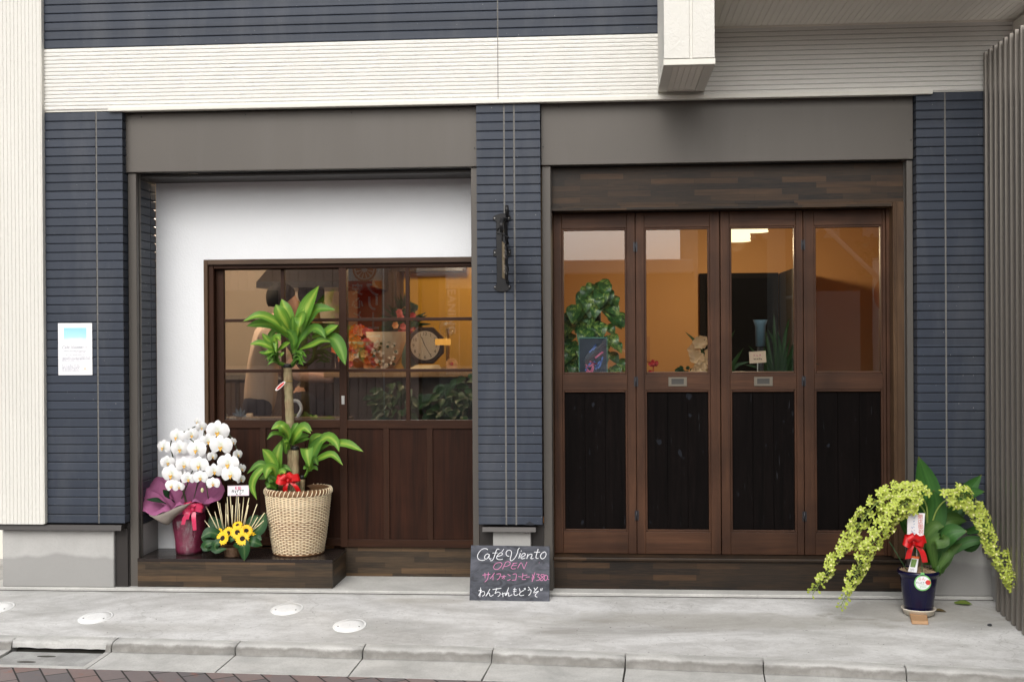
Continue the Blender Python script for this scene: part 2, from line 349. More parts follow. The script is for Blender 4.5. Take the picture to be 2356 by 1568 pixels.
def pavement_mat():
    t = NT('pavement_concrete').set(.88, 0, .2); v = t.mapping()
    big = t.noise(t.mapping((.55, 1.3, 1), loc=(3.1, .4, 0)), 1.5, 5, .62, .8); mid = t.noise(t.mapping((.8, 1.3, 1)), 7, 6, .68, .5); fine = t.noise(v, 45, 5, .75); grit = t.noise(v, 230, 2, .6)
    c = t.ramp(big, [(.34, (.34, .332, .315)), (.47, (.49, .485, .473)), (.56, (.60, .596, .587)), (.68, (.69, .687, .68))])
    c = t.mix(t.math('MULTIPLY', t.ramp(mid, [(.45, (0, 0, 0)), (.66, (1, 1, 1))]), .5), c, (.36, .352, .335))
    vo = t.new('TexVoronoi'); vo.feature = 'DISTANCE_TO_EDGE'; vo.inputs['Scale'].default_value = .8
    wv = t.new('VectorMath'); wv.operation = 'ADD'; nv = t.new('TexNoise'); nv.inputs['Scale'].default_value = 4; nv.inputs['Detail'].default_value = 5; t.l.new(v, nv.inputs['Vector'])
    sc_ = t.new('VectorMath'); sc_.operation = 'SCALE'; sc_.inputs['Scale'].default_value = .5; t.l.new(nv.outputs['Color'], sc_.inputs[0]); t.l.new(v, wv.inputs[0]); t.l.new(sc_.outputs[0], wv.inputs[1]); t.l.new(wv.outputs[0], vo.inputs['Vector'])
    c = t.mix(t.math('MULTIPLY', t.ramp(vo.outputs['Distance'], [(.0, (1, 1, 1)), (.005, (0, 0, 0))]), t.math('MULTIPLY', t.ramp(big, [(.48, (0, 0, 0)), (.54, (1, 1, 1))]), .32)), c, (.20, .19, .17))
    c = t.mix(t.math('MULTIPLY', t.ramp(t.noise(t.mapping((.7, 1.6, 1), loc=(7, 2, 0)), 5, 6, .7, .4), [(.55, (0, 0, 0)), (.72, (1, 1, 1))]), .55), c, (.64, .635, .63))
    c = t.mix(t.math('MULTIPLY', t.ramp(fine, [(.5, (0, 0, 0)), (.72, (1, 1, 1))]), .35), c, (.30, .295, .285))
    c = t.mix(t.math('MULTIPLY', t.ramp(grit, [(.66, (0, 0, 0)), (.71, (1, 1, 1))]), .6), c, (.14, .135, .13))
    sp = t.noise(v, 70, 1, .3); c = t.mix(t.math('MULTIPLY', t.ramp(sp, [(.765, (0, 0, 0)), (.775, (1, 1, 1))]), .7), c, (.10, .095, .09))
    ws = t.noise(v, 80, 1, .3); c = t.mix(t.math('MULTIPLY', t.ramp(ws, [(.775, (0, 0, 0)), (.79, (1, 1, 1))]), .7), c, (.75, .75, .74))
    for (cx_, cy_, rx, ry, st_) in ((.55, -.40, 1.0, .17, .6), (1.55, -.22, .6, .25, .65), (-.95, -.12, .30, .06, .4), (-2.2, -.62, .5, .10, .3)):     # old water stains
        mp = t.mapping((1 / rx, 1 / ry, 0), loc=(-cx_ / rx, -cy_ / ry, 0)); ln = t.new('VectorMath'); ln.operation = 'LENGTH'; t.l.new(mp, ln.inputs[0])
        dd = t.math('ADD', ln.outputs['Value'], t.math('MULTIPLY', t.math('SUBTRACT', mid, .5), 1.6))
        c = t.mix(t.math('MULTIPLY', t.ramp(dd, [(.55, (1, 1, 1)), (.95, (0, 0, 0))]), st_), c, (.30, .285, .25))
    sep = t.new('SeparateXYZ'); t.l.new(t.tc.outputs['Object'], sep.inputs[0])       # grime gathered along the foot of the building
    edge = t.math('ADD', sep.outputs[1], t.math('MULTIPLY', mid, .10))
    c = t.mix(t.math('MULTIPLY', t.ramp(edge, [(.0, (0, 0, 0)), (.03, (.5, .5, .5)), (.06, (1, 1, 1))]), .45), c, (.22, .215, .20))
    t.color(c); t.bump(t.mix(.5, fine, grit), .35, .004); return t.m
M['pavement'] = pavement_mat()
M['slab'] = concrete_mat('threshold_concrete', (.50, .495, .47), .15, 2, (.3, .295, .28), .3)
M['kerb'] = concrete_mat('kerb_concrete', (.50, .495, .475), .2, 3, (.27, .265, .25), .6)
def kerb_dirt():       # grime that has settled along the foot of the kerb
    m = M['kerb']; nt_ = m.node_tree; b = nt_.nodes['Principled BSDF']; old = b.inputs['Base Color'].links[0].from_socket
    N = nt_.nodes.new; uv = N('ShaderNodeTexCoord'); sp = N('ShaderNodeSeparateXYZ'); nt_.links.new(uv.outputs['UV'], sp.inputs[0])
    nz = N('ShaderNodeTexNoise'); nz.inputs['Scale'].default_value = 14; nz.inputs['Detail'].default_value = 5; nt_.links.new(uv.outputs['Object'], nz.inputs['Vector'])
    ad = N('ShaderNodeMath'); ad.operation = 'MULTIPLY_ADD'; ad.inputs[1].default_value = .03; nt_.links.new(nz.outputs['Fac'], ad.inputs[0]); nt_.links.new(sp.outputs[1], ad.inputs[2])
    rp = N('ShaderNodeValToRGB'); e = rp.color_ramp.elements
    e[0].position = .088; e[0].color = (0, 0, 0, 1); e[1].position = .1; e[1].color = (.75, .75, .75, 1); x = e.new(.112); x.color = (.5, .5, .5, 1); x = e.new(.13); x.color = (0, 0, 0, 1)
    nt_.links.new(ad.outputs[0], rp.inputs[0])
    mx = N('ShaderNodeMix'); mx.data_type = 'RGBA'; nt_.links.new(rp.outputs[0], mx.inputs[0]); nt_.links.new(old, mx.inputs[6]); mx.inputs[7].default_value = (.10, .09, .075, 1)
    nt_.links.new(mx.outputs[2], b.inputs['Base Color'])
kerb_dirt()
M['drain'] = concrete_mat('drain_lid_concrete', (.36, .36, .35), .25, 5, (.14, .14, .14), .5)
M['joint'] = simple('dirt_joint', (.05, .047, .04), .9, .4, 40)
M['door_v'] = wood_mat('brown_stained_wood_upright', (.038, .0165, .009), (.086, .038, .019), 'z', dark=.8)
M['door_h'] = wood_mat('brown_stained_wood_rail', (.040, .0175, .0095), (.094, .042, .021), 'x', dark=.8)
M['board'] = wood_mat('black_stained_board', (.0028, .0022, .0021), (.0065, .0045, .0042), 'z', .6, 40, .04, True)
M['slide_v'] = wood_mat('red_brown_wood_upright', (.028, .012, .0068), (.044, .0175, .009), 'z', .5, 26, .14)
M['slide_h'] = wood_mat('red_brown_wood_rail', (.028, .012, .0068), (.047, .019, .0095), 'x', .5, 26, .14)
M['slide_board'] = wood_mat('red_brown_wood_board', (.015, .0068, .0042), (.046, .0155, .0078), 'z', .5, 18, .12)
M['strip'] = strip_mat('laminated_dark_wood', 1.0, .23, .031, (.054, .030, .015), (.028, .0185, .0112), (.0095, .008, .0068))
M['strip_dark'] = strip_mat('laminated_black_wood', .9, .23, .031, (.058, .032, .016), (.028, .018, .0108), (.009, .0078, .0066))
M['strip_step'] = strip_mat('laminated_step_wood', 1.0, .25, .031, (.098, .060, .032), (.060, .041, .025), (.022, .0175, .013))
M['step_top'] = wood_mat('step_top_wood', (.014, .010, .009), (.03, .022, .018), 'x', .25, 30, .5)
M['frame_wood'] = wood_mat('walnut_frame_wood', (.05, .028, .016), (.12, .07, .036), 'z', .45)
M['frame_wood_h'] = wood_mat('walnut_head_wood', (.05, .03, .02), (.11, .07, .045), 'x', .45)
M['glass'] = glass_mat('window_glass')
M['glass_strong'] = glass_mat('strong_reflection_glass', (.92, .93, .92), .145)  # reflectance raised so the street shows more strongly in the sliding doors
M['steel'] = simple('brushed_steel', (.45, .45, .43), .35, .05, 20, .9)
M['hinge'] = simple('hinge_steel', (.045, .045, .05), .4, .1, 20, .8)
M['handle'] = simple('champagne_metal', (.17, .15, .118), .38, .05, 20, .6)
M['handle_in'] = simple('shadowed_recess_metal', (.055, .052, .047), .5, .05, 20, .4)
M['iron'] = simple('black_iron', (.009, .009, .010), .5, .2, 20, .1, .35)
M['bolt'] = simple('bolt_steel', (.3, .29, .28), .4, .1, 20, .9)
M['silver'] = simple('silver_paint', (.6, .6, .6), .4)
M['fence'] = simple('grey_brown_sheet_metal', (.19, .172, .150), .30, .05, 1.2, .45)
M['white_paper'] = simple('white_paper', (.82, .82, .84), .7, .02)
M['cover'] = concrete_mat('white_access_cover', (.80, .80, .79), .06, 5, (.58, .58, .57), .1)

# ------------------------------------------------------------------ ground, pavement, kerb, road
KX = [(-12, -.62), (-6, -.70), (-2.9, -.750), (-2.25, -.768), (-.6, -.828), (1.06, -.955), (1.78, -1.035), (4, -1.28), (12, -2.2)]
def yk(x):
    for (a, b), (c, d) in zip(KX, KX[1:]):
        if x <= c: return b + (d - b) * (x - a) / (c - a)
    return KX[-1][1]
SL = .07                                     # the pavement falls 7 cm per metre towards the kerb
mb = MB(); mb.poly([(-250, -250, -.25), (250, -250, -.25), (250, 250, -.25), (-250, 250, -.25)])
tag(mb.build('ground', simple('far_ground', (.16, .155, .15), .9, .3, 2)), kind='structure')
mb = MB()
xs = [-12 + .25 * i for i in range(97)]
top = []
for x in xs:
    y1 = yk(x); top.append([mb.vert((x, -.013 + (y1 + .013) * k / 6, SL * (y1 * k / 6) if k else 0.)) for k in range(7)])
for a, b in zip(top, top[1:]):
    for k in range(6): mb.face((a[k], a[k + 1], b[k + 1], b[k]))
tag(mb.build('pavement', M['pavement'], solid=.1), kind='structure')
mb = MB(); mb.box(-12, 12, -.0125, .0115, -.15, -.001)
tag(mb.build('joint_strip', M['joint']), kind='structure')
mb = MB(); mb.box(-3.4, 2.2, .012, .6, -.2, .013)
tag(mb.build('threshold_slab', M['slab'], bevel=.004), kind='structure')
mb = MB(); mb.box(-12, -3.41, .0, .9, -.2, .0); mb.box(2.25, 12, .0, .9, -.2, .0)
tag(mb.build('side_path', M['pavement']), kind='structure')
# L-shaped kerb blocks, 0.6 m long, with open joints
mb = MB(); jt = MB()
prof = [(.004, .0), (.045, -.001), (.066, -.004), (.080, -.011), (.088, -.022), (.092, -.045), (.0925, -.0455), (.342, -.055)]
x = -2.905 + .0 - .6 * 9
def kp(x, d, z):                            # point d metres outside the kerb's back line
    e = .01; t = Vector((2 * e, yk(x + e) - yk(x - e), 0)).normalized(); n = Vector((t.y, -t.x, 0))
    p = Vector((x, yk(x), SL * yk(x))); return p + n * d + Vector((0, 0, z))
DR = (-2.80, -2.335)                         # drain inlet between these x
while x < 9:
    xa, xb = x + .002, x + .5955
    rag = [rnd.uniform(-.0022, .0022) for _ in range(len(prof))]
    if xb < DR[0] or xa > DR[1]:
        segs = [(xa, xb)]
    else:
        segs = [s for s in ((xa, DR[0]), (DR[1], xb)) if s[1] - s[0] > .01]
    for (p, q) in segs:
        n = 7; rows = []
        for i in range(n):
            xx = p + (q - p) * i / (n - 1)
            rows.append([mb.vert(kp(xx + (rag[k] if i in (0, n - 1) else 0), d, z + rnd.uniform(-.0012, .0012))) for k, (d, z) in enumerate(prof)] + [mb.vert(kp(xx, .342, -.2)), mb.vert(kp(xx, .004, -.2))])
            for k in range(8): mb.uv[rows[-1][k]] = (xx, prof[k][0])
        for a, b in zip(rows, rows[1:]):
            for k in range(len(a)): mb.face((a[k], a[(k + 1) % len(a)], b[(k + 1) % len(a)], b[k]), 0, 0 < k < 5)
        mb.face(rows[0][::-1]); mb.face(rows[-1])
    x += .6
# the inlet: back of the kerb over the slot, gutter in front of the lid
for (p, q) in ((DR[0] + .001, DR[1] - .001),):
    n = 12; rows = []
    for i in range(n):
        xx = p + (q - p) * i / (n - 1)
        rows.append([mb.vert(kp(xx, d, z + rnd.uniform(-.002, .002))) for d, z in ((.004, 0), (.05, -.003), (.072, -.008 - (.006 if i > 5 else 0)), (.080, -.018), (.082, -.038), (.004, -.038))])
    for a, b in zip(rows, rows[1:]):
        for k in range(6): mb.face((a[k], a[(k + 1) % 6], b[(k + 1) % 6], b[k]), 0, False)
    n = 6; rows = []
    for i in range(n):
        xx = p + (q - p) * i / (n - 1)
        rows.append([mb.vert(kp(xx, d, z)) for d, z in ((.312, -.0545), (.342, -.055), (.342, -.2), (.312, -.2))])
    for a, b in zip(rows, rows[1:]):
        for k in range(4): mb.face((a[k], a[(k + 1) % 4], b[(k + 1) % 4], b[k]), 0, False)
tag(mb.build('kerb', M['kerb']), kind='structure')
mb = MB()                                    # dark bed under the joints
xs = [-12 + .5 * i for i in range(49)]
rows = [[mb.vert(kp(x, .0, -.03)), mb.vert(kp(x, .06, -.075)), mb.vert(kp(x, .342, -.085))] for x in xs]
for a, b in zip(rows, rows[1:]):
    for k in range(2): mb.face((a[k], a[k + 1], b[k + 1], b[k]))
tag(mb.build('kerb_bed', M['joint']), kind='structure')
t = NT('clinker_paving').set(.8, 0, .25)
v = t.mapping((1, 1, 1), (0, 0, R_(57)))
br = t.new('TexBrick'); t.l.new(v, br.inputs['Vector'])
br.inputs['Scale'].default_value = 1; br.inputs['Brick Width'].default_value = .21; br.inputs['Row Height'].default_value = .105; br.inputs['Mortar Size'].default_value = .004
br.inputs['Color1'].default_value = (0, 0, 0, 1); br.inputs['Color2'].default_value = (1, 1, 1, 1); br.inputs['Mortar'].default_value = (0, 0, 0, 1)
c = t.ramp(br.outputs['Color'], [(0, (.16, .145, .147)), (.45, (.22, .18, .175)), (.7, (.25, .20, .19)), (.92, (.24, .165, .15)), (1, (.38, .17, .12))])
c = t.mix(t.math('MULTIPLY', t.ramp(t.noise(t.mapping(), 9, 4, .7), [(.58, (0, 0, 0)), (.7, (1, 1, 1))]), .55), c, (.36, .11, .06))
c = t.mix(br.outputs['Fac'], c, (.025, .022, .02)); c = t.mix(t.math('MULTIPLY', t.noise(t.mapping(), 60, 4), .35), c, (.09, .085, .09))
t.color(c); t.bump(t.math('SUBTRACT', 1, br.outputs['Fac']), .4, .004)
mb = MB()
rows = [[mb.vert(kp(x, .344, -.057)), mb.vert((x, -10.2, -.16))] for x in [-12 + .5 * i for i in range(49)]]
for a, b in zip(rows, rows[1:]): mb.face((a[0], a[1], b[1], b[0]))
tag(mb.build('road', t.m), kind='structure')
mb = MB(); mb.box(-12, 12, -13.2, -10.2, -.2, -.06)
tag(mb.build('far_pavement', M['pavement']), kind='structure')

# drain lid
dl = thing('drain_cover', kp(-2.57, .2, -.06), 'worn grey drain lid with grip holes set in the gutter before a slot inlet', 'drain cover')
def f(m):
    n = 6; rows = []
    for i in range(n):
        xx = DR[0] + .012 + (DR[1] - DR[0] - .024) * i / (n - 1)
        rows.append([m.vert(kp(xx, d, z)) for d, z in ((.098, -.0535), (.305, -.0600), (.305, -.12), (.098, -.12))])
    for a, b in zip(rows, rows[1:]):
        for k in range(4): m.face((a[k], a[(k + 1) % 4], b[(k + 1) % 4], b[k]))
    m.face(rows[0][::-1]); m.face(rows[-1])
part('lid', dl, M['drain'], f)
for dx, d in ((-.02, .16), (-.07, .25)):
    def f(m, dx=dx, d=d):
        c = kp(-2.57 + dx, d, -.0535 - .0065 * (d - .098) / .207 - .0005)
        ring = [c + Vector((.045 * math.cos(a), .013 * math.sin(a), 0)) for a in [2 * math.pi * k / 16 for k in range(16)]]
        m.prism(ring, (0, 0, .0015))
    part('grip_hole', dl, M['joint'], f)

# white access covers let into the pavement
for (X, Y, lb) in ((-2.553, -.47, 'white oval access cover below the grey plinth by the poster'), (-1.623, -.29, 'white oval access cover nearest the wooden step'),
                   (-1.243, -.548, 'white oval access cover nearer the chalkboard'), (-3.14, -.33, 'white oval access cover cut off by the edge of the photo')):
    mb = MB(); r = .076
    nrm = Vector((0, -SL, 1)).normalized(); ax = Vector((1, 0, 0)); ay = nrm.cross(ax) * 1.3        # the lids are slightly oval
    c = Vector((X, Y, SL * Y))
    rings = [[mb.vert(c + ax * (q * math.cos(a)) + ay * (q * math.sin(a)) + nrm * h) for a in [2 * math.pi * k / 40 for k in range(40)]] for q, h in ((r + .005, -.01), (r + .005, .0028), (r - .001, .0035), (r - .002, .0022), (r - .004, .0022), (r - .005, .0042), (r * .55, .005), (.002, .005))]
    for a, b in zip(rings, rings[1:]):
        for k in range(40): mb.face((a[k], a[(k + 1) % 40], b[(k + 1) % 40], b[k]), 0, True)
    o = mb.build('access_cover', [M['cover'], M['joint']], None, origin=c)
    tag(o, lb, 'access cover', 'white access covers in the pavement')
    for sx in (-1, 1):
        def f(m, c=c, sx=sx):
            p = c + ax * (.052 * sx) + ay * (-.02) + nrm * .0046
            m.prism([p + ax * (.004 * math.cos(a)) + ay * (.004 * math.sin(a)) for a in [math.pi * k / 4 for k in range(8)]], nrm * .0012)
        part('screw', o, M['joint'], f)

# ------------------------------------------------------------------ the cafe building
B = thing('cafe_building', (0, 0, 0), 'cafe front with navy tile piers, cream bands and dark timber doors', 'building')
def siding(m, org, ax, out, length, z0, z1, pitch, joints=(), gap=.0042, depth=.0065, ch=.0028, jw=.009, mats=(0, 1, 2), back=True):
    org, ax, out = Vector(org), Vector(ax), Vector(out)
    cuts = [0] + [j for jj in joints for j in (jj - jw / 2, jj + jw / 2)] + [length]
    n = max(1, round((z1 - z0) / pitch)); p = (z1 - z0) / n
    P = lambda a, d, z: org + ax * a + out * d + Vector((0, 0, z))
    for k in range(n):
        zb, zt = z0 + k * p + gap * .5, z0 + (k + 1) * p - gap * .5
        for i in range(0, len(cuts), 2):
            a, b = cuts[i], cuts[i + 1]
            ring = [(-depth, zb), (-ch * .5, zb), (0, zb + ch), (0, zt - ch * 1.4), (-ch * 1.1, zt), (-depth, zt)]
            A = [m.vert(P(a, d, z)) for d, z in ring]; C = [m.vert(P(b, d, z)) for d, z in ring]
            for q in range(5): m.face((A[q], A[q + 1], C[q + 1], C[q]), mats[0])
            m.face(A[::-1], mats[0]); m.face(C, mats[0])
    if back: m.poly([P(0, -depth + .0006, z0), P(length, -depth + .0006, z0), P(length, -depth + .0006, z1), P(0, -depth + .0006, z1)], mats[1])
    for j in joints: m.poly([P(j - jw / 2, -.0035, z0), P(j + jw / 2, -.0035, z0), P(j + jw / 2, -.0035, z1), P(j - jw / 2, -.0035, z1)], mats[2])
NV = [M['navy'], M['navy_gap'], M['sealant']]
PITCH_T = .0472
# left pier, with the return into the opening and a body behind it
def f(m):
    siding(m, (-3.038, 0, 0), (1, 0, 0), (0, -1, 0), .445, .366, 2.596, PITCH_T, (.300,))
    siding(m, (-2.592, .001, 0), (0, 1, 0), (1, 0, 0), .10, .366, 2.596, PITCH_T)
    m.box(-3.04, -2.601, .0085, .35, .366, 2.596, 1)
part('tile_pier', B, NV, f)
def f(m):
    siding(m, (-.665, 0, 0), (1, 0, 0), (0, -1, 0), .336, .371, 2.592, PITCH_T, (.146, .199))
    siding(m, (-.328, .001, 0), (0, 1, 0), (1, 0, 0), .08, .371, 2.592, PITCH_T)
    siding(m, (-.666, .081, 0), (0, -1, 0), (-1, 0, 0), .08, .371, 2.592, PITCH_T)
    m.box(-.657, -.337, .0085, .34, .371, 2.592, 1)
    ring = [(-.395 + .024 * math.cos(a), -.0008, .371 + (.016 + .003 * math.sin(5 * a)) * math.sin(a)) for a in [math.pi * k / 10 for k in range(11)]]
    m.prism(ring, (0, .004, 0), 1)
part('tile_pier', B, NV, f)
def f(m):
    siding(m, (1.610, 0, 0), (1, 0, 0), (0, -1, 0), .55, .36, 2.607, PITCH_T, (.144,))
    siding(m, (1.609, .101, 0), (0, -1, 0), (-1, 0, 0), .10, .36, 2.607, PITCH_T)
    m.box(1.618, 2.16, .0085, .35, .36, 2.607, 1)
part('tile_pier', B, NV, f)
# tiled reveal inside the left opening
def f(m):
    siding(m, (-2.552, .105, 0), (0, 1, 0), (1, 0, 0), .27, .34, 2.245, PITCH_T, (.19,), jw=.006)
    m.box(-2.60, -2.561, .105, .40, .015, 2.27, 1)
part('tile_reveal', B, NV, f)
def f(m): m.box(-2.56, -2.549, .105, .372, .015, .338)
part('reveal_plinth', B, M['concrete'], f)
# foundations and flashings
part('plinth', B, M['concrete'], lambda m: m.box(-3.297, -2.668, .03, .40, .013, .324), bevel=.004)
part('plinth', B, M['concrete'], lambda m: m.box(-.593, -.392, .03, .40, .013, .336), bevel=.004)
part('plinth', B, M['concrete'], lambda m: m.box(1.70, 2.25, .03, .40, .013, .34), bevel=.004)
def f(m):
    m.prism([(-3.30, -.017, .330), (-3.30, .05, .330), (-3.30, .05, .359), (-3.30, -.009, .359)], (.692, 0, 0))
    m.box(-2.667, -2.598, .05, .10, .013, .33); m.box(-2.6085, -2.592, .062, .11, .013, .362)
part('flashing', B, M['bronze_dark'], f)
def f(m):
    m.prism([(-.645, -.017, .337), (-.645, .05, .337), (-.645, .05, .360), (-.645, -.006, .360)], (.282, 0, 0))
    m.box(-.668, -.324, .068, .12, .013, .366)
part('flashing', B, M['bronze_dark'], f)
part('flashing', B, M['bronze_dark'], lambda m: m.prism([(1.62, -.017, .341), (1.62, .05, .341), (1.62, .05, .358), (1.62, -.009, .358)], (.52, 0, 0)))
# shutter boxes with their screws, guide rails
for (xa, xb, zt) in ((-2.602, -.6685, 2.592), (-.3265, 1.6065, 2.599)):
    def f(m):
        m.box(xa, xb, .05, .34, 2.272, zt)
    o = part('shutter_box', B, M['bronze'], f, bevel=.003, bseg=2)
    def f(m):
        m.box(xa + .05, xb - .05, .095, .112, 2.2685, 2.2725)
    part('shutter_slot', o, M['black_gap'], f)
    for (px, pz) in [(xa + .012, 2.37), (xb - .012, 2.37)] + [(xa + (xb - xa) * q, zt - .02) for q in (.05, .35, .65, .95)]:
        part('screw', o, M['hinge'], lambda m: m.ball((px, .05, pz), .0035, 8))
for (xa, xb, xc) in ((-2.5905, -2.543, 1), (-.7035, -.6695, -1), (-.3235, -.277, 1), (1.5745, 1.6065, -1)):
    def f(m):
        m.box(xa, xb, .066, .10, .013, 2.269)
        e = xb if xc > 0 else xa
        m.box(*sorted((e + .004 * xc, e - .014 * xc)), .104, .125, .013, 2.269)
    o = part('guide_rail', B, M['bronze'], f, bevel=.002)
    part('rail_slot', o, M['black_gap'], lambda m: m.box(*sorted(((xb if xc > 0 else xa) + .001 * xc, (xb if xc > 0 else xa) - .02 * xc)), .0995, .1045, .013, 2.268))
# cream corner strip on the left, ribs upright
def f(m):
    n = 13; w = .272 / n
    for k in range(n):
        a = -3.306 + k * w; b = a + w
        m.prism([(a + .001, -.022, .364), (a + .003, -.0285, .364), (b - .002, -.0285, .364), (b - .0002, -.0265, .364), (b - .0002, -.022, .364)], (0, 0, 5.2))
    m.box(-3.306, -3.034, -.0258, .3, .364, 5.56)
part('corner_cladding', B, M['cream_v'], f)
part('corner_trim', B, M['cream_flat'], lambda m: m.box(-3.0335, -3.0262, -.03, .02, .366, 5.56), bevel=.002)
# cream band above the openings, navy boarding above it
CR = [M['cream'], M['sealant'], M['cream_flat']]
def f(m):
    siding(m, (-3.026, 0, 0), (1, 0, 0), (0, -1, 0), 3.318, 2.610, 2.942, .0208, (2.477,), gap=.002, depth=.006, ch=.0035, jw=.004, mats=(0, 2, 1))
    siding(m, (.528, 0, 0), (1, 0, 0), (0, -1, 0), 1.58, 2.612, 2.965, .0255, (), gap=.002, depth=.006, ch=.003, mats=(0, 1, 1))
    m.box(-3.03, 2.11, .0065, .30, 2.600, 2.95, 2)
part('cream_band', B, CR, f)
part('drip_trim', B, M['cream_flat'], lambda m: (m.box(-2.664, 1.688, -.022, .02, 2.5935, 2.6145)), bevel=.002)
def f(m):
    siding(m, (-3.026, 0, 0), (1, 0, 0), (0, -1, 0), 3.318, 2.944, 5.5, .0474, (2.477,), jw=.007)
    m.box(-3.03, .29, .0085, .30, 2.943, 5.5, 1)
part('upper_boarding', B, NV, f)
# overhang on the right, carried down as a beam at its left end
def f(m):
    m.box(.2905, .5285, -.615, -.001, 2.668, 5.56)
    m.box(.5285, 6.2, -.615, -.001, 2.985, 5.56)
    for (a, b) in ((.2905, .411), (.424, .5285)):
        m.prism([(a, -.6155, 2.668), (a + .002, -.622, 2.668), (b - .002, -.622, 2.668), (b, -.6155, 2.668)], (0, 0, 2.8))
part('overhang', B, M['cream_v'], f)
def f(m):
    m.box(.2885, .5305, -.6245, -.605, 2.636, 2.6635)
    m.box(.2885, .337, -.605, -.001, 2.636, 2.6665); m.box(.482, .5305, -.605, -.001, 2.636, 2.6665)
    m.box(.337, .482, -.605, -.58, 2.636, 2.6665); m.box(.337, .482, -.02, -.001, 2.636, 2.6665)
part('beam_trim', B, M['cream_flat'], f, bevel=.0015)
def f(m):
    for k in range(5):
        a = .338 + k * .0288
        m.box(a, a + .0272, -.579, -.021, 2.642, 2.667)
part('beam_soffit', B, M['soffit'], f, bevel=.001)
def f(m):
    k = 0; a = .56
    while a < 6.1:
        m.prism([(a, -.595, 2.984), (a + .0006, -.595, 2.968), (a + .003, -.595, 2.966), (a + .0295, -.595, 2.966), (a + .0318, -.595, 2.968), (a + .0322, -.595, 2.984)], (0, .585, 0)); a += .0325
    m.box(.529, .558, -.60, -.004, 2.958, 2.984); m.box(.5585, 6.1, -.0095, -.001, 2.958, 2.975); m.box(.5585, 6.1, -.6145, -.596, 2.958, 2.984)
part('soffit', B, M['soffit'], f)
def f(m):
    m.box(2.095, 6.2, -1.8, -.0105, 2.90, 2.955); m.box(2.095, 2.35, -.0095, .30, .36, 2.955); m.box(2.0985, 6.2, -1.8, -.625, 2.9555, 5.5)  # end wall, with its projecting wing added to block sky light
part('end_wall_and_shade_wing', B, M['soffit'], f)
# plaster wall around the sliding doors
def f(m):
    m.box(-2.549, -2.268, .37, .47, .015, 2.27); m.box(-2.268, -.66, .37, .47, 1.8135, 2.27)
part('plaster_wall', B, M['plaster'], f)
def f(m):
    m.box(-2.549, -.67, .128, .369, 2.252, 2.2675); 
part('opening_head', B, M['bronze_dark'], f)
# window frame of the sliding doors
def f(m):
    m.box(-2.267, -2.244, .352, .47, .165, 1.8125, 0)
    m.box(-2.2435, -.662, .352, .47, 1.783, 1.8125, 1)
o = part('sliding_door_frame', B, [M['frame_wood'], M['frame_wood_h']], f, bevel=.0015)
def f(m):
    m.box(-2.2435, -2.215, .368, .47, .165, 1.7825, 0); m.box(-2.2145, -.662, .372, .47, 1.762, 1.7825, 1)
part('inner_frame', o, [M['slide_v'], M['slide_h']], f, bevel=.0015)
def sliding_door(x0, x1, y, muntin, battens, latch):
    z0, z1 = .181, 1.7615
    d = part('sliding_door', B, [M['slide_v'], M['slide_h']], lambda m: None)
    mb = MB(); T = .032; sw = .043
    mb.box(x0, x0 + sw, y, y + T, z0, z1, 0); mb.box(x1 - sw, x1, y, y + T, z0, z1, 0)
    a, b = x0 + sw, x1 - sw
    for (za, zb) in ((z0, .225), (.851, .899), (1.7555, z1)): mb.box(a, b, y + .001, y + T - .001, za, zb, 1)
    for zc in (1.178, 1.467): mb.box(a, b, y + .004, y + T - .004, zc - .009, zc + .009, 1)
    for (za, zb) in ((.899, 1.169), (1.187, 1.458), (1.476, 1.7555)): mb.box(muntin - .011, muntin + .011, y + .003, y + T - .004, za, zb, 0)
    for xb in battens: mb.box(xb - .017, xb + .017, y + .003, y + T - .003, .225, .851, 0)
    fr = mb.build('frame', [M['slide_v'], M['slide_h']], d, bevel=.0018, bseg=2)
    def f(m):
        xs = [a] + [q for xb in battens for q in (xb - .017, xb + .017)] + [b]
        for i in range(0, len(xs), 2): m.box(xs[i] + .0005, xs[i + 1] - .0005, y + .012, y + .020, .2255, .8505)
    part('lower_panel', d, M['slide_board'], f)
    def f(m):
        zs = [(.8992, 1.1688), (1.1872, 1.4578), (1.4762, 1.7552)]
        for (za, zb) in zs:
            for (xa, xb) in ((a + .0003, muntin - .0113), (muntin + .0113, b - .0003)): m.box(xa, xb, y + .014, y + .018, za, zb)
    part('glass', d, M['glass_strong'], f)
    if latch:
        def f(m):
            m.box(x0 + .012, x0 + .030, y - .003, y, .988, 1.036)
            m.prism([(x0 + .021 + .0055 * math.cos(q), y - .003, 1.010 + .0055 * math.sin(q)) for q in [2 * math.pi * k / 12 for k in range(12)]], (0, -.003, 0))
            for z in (.993, 1.031): m.ball((x0 + .021, y - .003, z), .002, 6)
        part('latch', d, M['steel'], f, bevel=.002, bseg=2)
    return d
sliding_door(-2.2145, -1.452, .414, -1.8275, (-1.9485, -1.72), False)
sliding_door(-1.4935, -.665, .378, -1.102, (-1.2285, -.9805), True)
